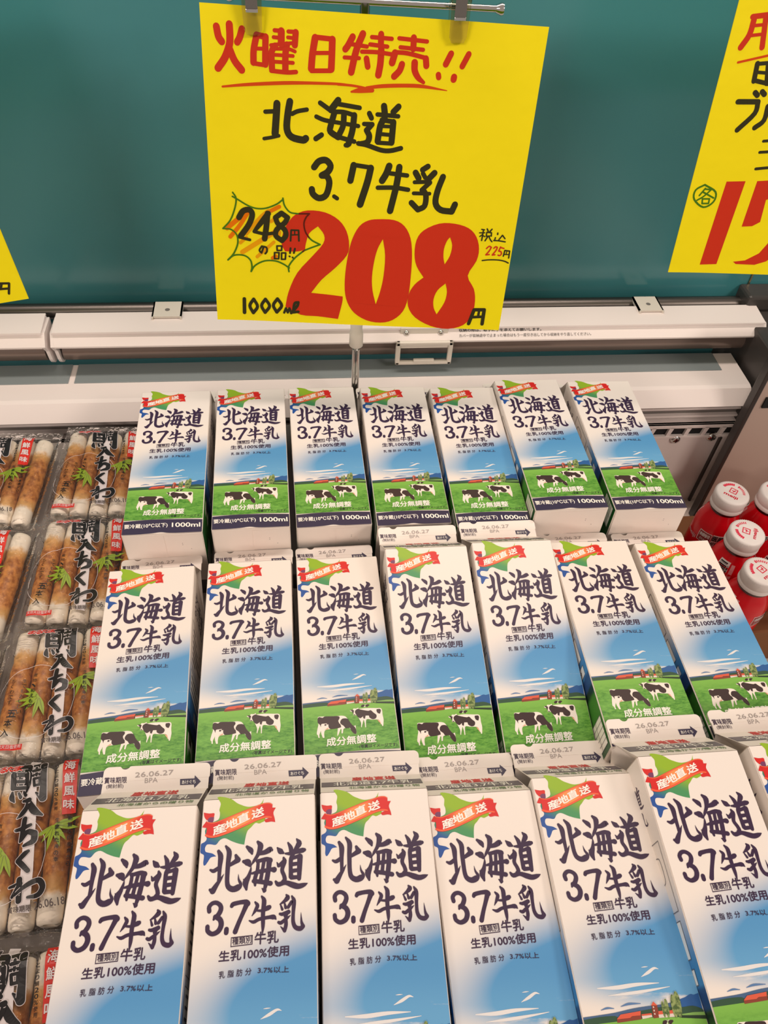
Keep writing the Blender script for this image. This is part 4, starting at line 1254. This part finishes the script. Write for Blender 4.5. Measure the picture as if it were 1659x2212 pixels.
PK += [(-338, 626, -3, 'fish cake pack at the left edge, farthest back, red flag label showing'), (-336, 489, -3, 'fish cake pack at the left edge, second from the back'), (-335, 352, -2, 'fish cake pack at the left edge, third from the back, only its rim showing')]
for i, (x, y, rz, lb) in enumerate(PK):
    o = fp if i == 0 else dup(fp)
    o.location = (x*MM, y*MM, (190+1.5*(i % 2))*MM); o.rotation_euler = (math.radians(2.6), math.radians(random.uniform(-1, 1)), math.radians(rz)); o['label'] = lb

# ---------------------------------------------------------------- drink bottles in a cardboard tray
PROF = [(24, 0), (26.5, 2.5), (27, 10), (27, 74), (26.3, 82), (24.5, 90), (21.5, 98), (18.6, 104), (17.6, 107)]
def rad(z):
    for (r0, z0), (r1, z1) in zip(PROF, PROF[1:]):
        if z <= z1: return r0+(r1-r0)*(z-z0)/(z1-z0)
    return PROF[-1][0]
def bottle():
    t = thing('drink_bottle', '', 'bottle', group='small red drink bottles with white caps')
    b = MB(); b.lathe(PROF, 'bottle_red', 48); b.build('bottle_body', t)
    b = MB(); b.lathe([(17.6, 107), (17.2, 109), (19.3, 110), (19.3, 112), (16.6, 113), (16.6, 120)], 'neck_plastic', 40); b.build('neck', t)
    b = MB(); b.lathe([(20.2, 113), (20.6, 114), (20.4, 118.5), (19.9, 119.5), (20.3, 120), (20.2, 132), (19.4, 134), (17.8, 135), (10, 135.1)], 'cap_white', 96, (5, .035, 7))
    fnc = lambda x, y: (x, y, 135.3)
    b.textat('meiji', -8.5, -11, 5.2, 'cap_red', fnc, wid=17, bold=.03)
    for q in ([(-4, -2), (4, -2)], [(4, -2), (4, 6)], [(4, 6), (-4, 6)], [(-4, 6), (-4, -2)], [(-1.8, 2), (1.8, 2)], [(0, 0), (1.6, 4)]):
        b.stroke([(q[0][0], q[0][1], 1.1), (q[1][0], q[1][1], 1.1)], 'cap_red', fnc)
    for k in range(16):
        a = math.radians(20+k*9.5)
        if k in (7, 8): continue
        c_, s_ = math.cos(a), math.sin(a)
        b.stroke([(12.2*c_, 12.2*s_, 1.2 if k < 6 else 1.9), (14.2*c_, 14.2*s_, 1.2 if k < 6 else 1.9)], 'cap_red', fnc)
    b.build('cap', t)
    # label, wrapped round the wall: x in degrees from the front, y height
    b = MB()
    @LY
    def Wp(lay): return lambda x, y: ((rad(y)+.12+lay*.16)*math.sin(math.radians(x)), -(rad(y)+.12+lay*.16)*math.cos(math.radians(x)), y)
    def rect(x0, x1, y0, y1, m_, lay=0):
        n = max(1, int((x1-x0)/6)); k = max(1, int((y1-y0)/6))
        for i in range(n):
            for j in range(k):
                xa, xb = x0+(x1-x0)*i/n, x0+(x1-x0)*(i+1)/n; ya, yb = y0+(y1-y0)*j/k, y0+(y1-y0)*(j+1)/k
                b.poly([[(xa, ya), (xb, ya), (xb, yb), (xa, yb)]], m_, Wp(lay))
    b.textat('meiji', -68, 58, 7.5, 'bottle_pink', Wp(1), wid=38, bold=.025)
    rect(-26, 10, 62, 80, 'bottle_white'); rect(-24.5, 8.5, 63, 79, 'bottle_dark_red', 1)
    b.textat('体調管理', -22, 71.5, 6, 'bottle_white', Wp(2), wid=28, bold=.03); b.textat('のために', -18, 65, 4.5, 'bottle_white', Wp(2), wid=20, bold=.02)
    rect(12, 58, 60, 81, 'bottle_white')
    b.textat('医師の', 13, 71, 8.5, 'bottle_black', Wp(1), wid=43, bold=.04); b.textat('がすすめる', 13, 61.5, 7.5, 'bottle_black', Wp(1), wid=43, bold=.03)
    rect(-92, -82, 20, 96, 'bottle_pink')
    rect(-130, -97, 66, 98, 'bottle_white')
    z_ = 68
    while z_ < 95:
        h_ = random.choice((.5, .9, 1.5)); rect(-127, -104, z_, z_+h_, 'bottle_black', 1); z_ += h_+random.choice((.6, .9, 1.3))
    for i, ch in enumerate('0960110'): b.textat(ch, -102.5, 70+i*3.4, 2.6, 'bottle_black', Wp(1), wid=4)
    for k in range(7): rect(-178, -138+((k*17) % 6), 52+k*5, 53.4+k*5, 'bottle_pink')
    b.build('label_print', t)
    return t
tray = thing('cardboard_tray', 'low brown cardboard tray holding the red drink bottles', 'tray', (620, 575, 0))
b = MB(); b.box(-140, 130, -108, 115, 0, 14, 'cardboard', .5); b.build('tray_base', tray)
b = MB(); b.box(-140, 130, -112, -108, 0, 62, 'cardboard', .4); b.build('front_wall', tray)
b = MB(); b.box(-144, -140, -112, 115, 0, 62, 'cardboard', .4); b.build('side_wall', tray)
bt = bottle()
BOT = [(521, 611, -42, 'red drink bottle beside the wall, upper left of the group, its front label showing'), (514, 548, 60, 'red drink bottle in the middle of the group, barcode showing left'),
       (508, 491, 30, 'nearest red drink bottle, lowest in the picture, white stripe showing'), (579, 609, -28, 'red drink bottle at the right edge, its cap half cut off'), (572, 545, 52, 'red drink bottle at the right edge behind the others, cap outside the picture')]
for i, (x, y, rz, lb) in enumerate(BOT):
    o = bt if i == 0 else dup(bt)
    o.location = (x*MM, y*MM, 14.2*MM); o.rotation_euler = (0, 0, math.radians(rz)); o['label'] = lb
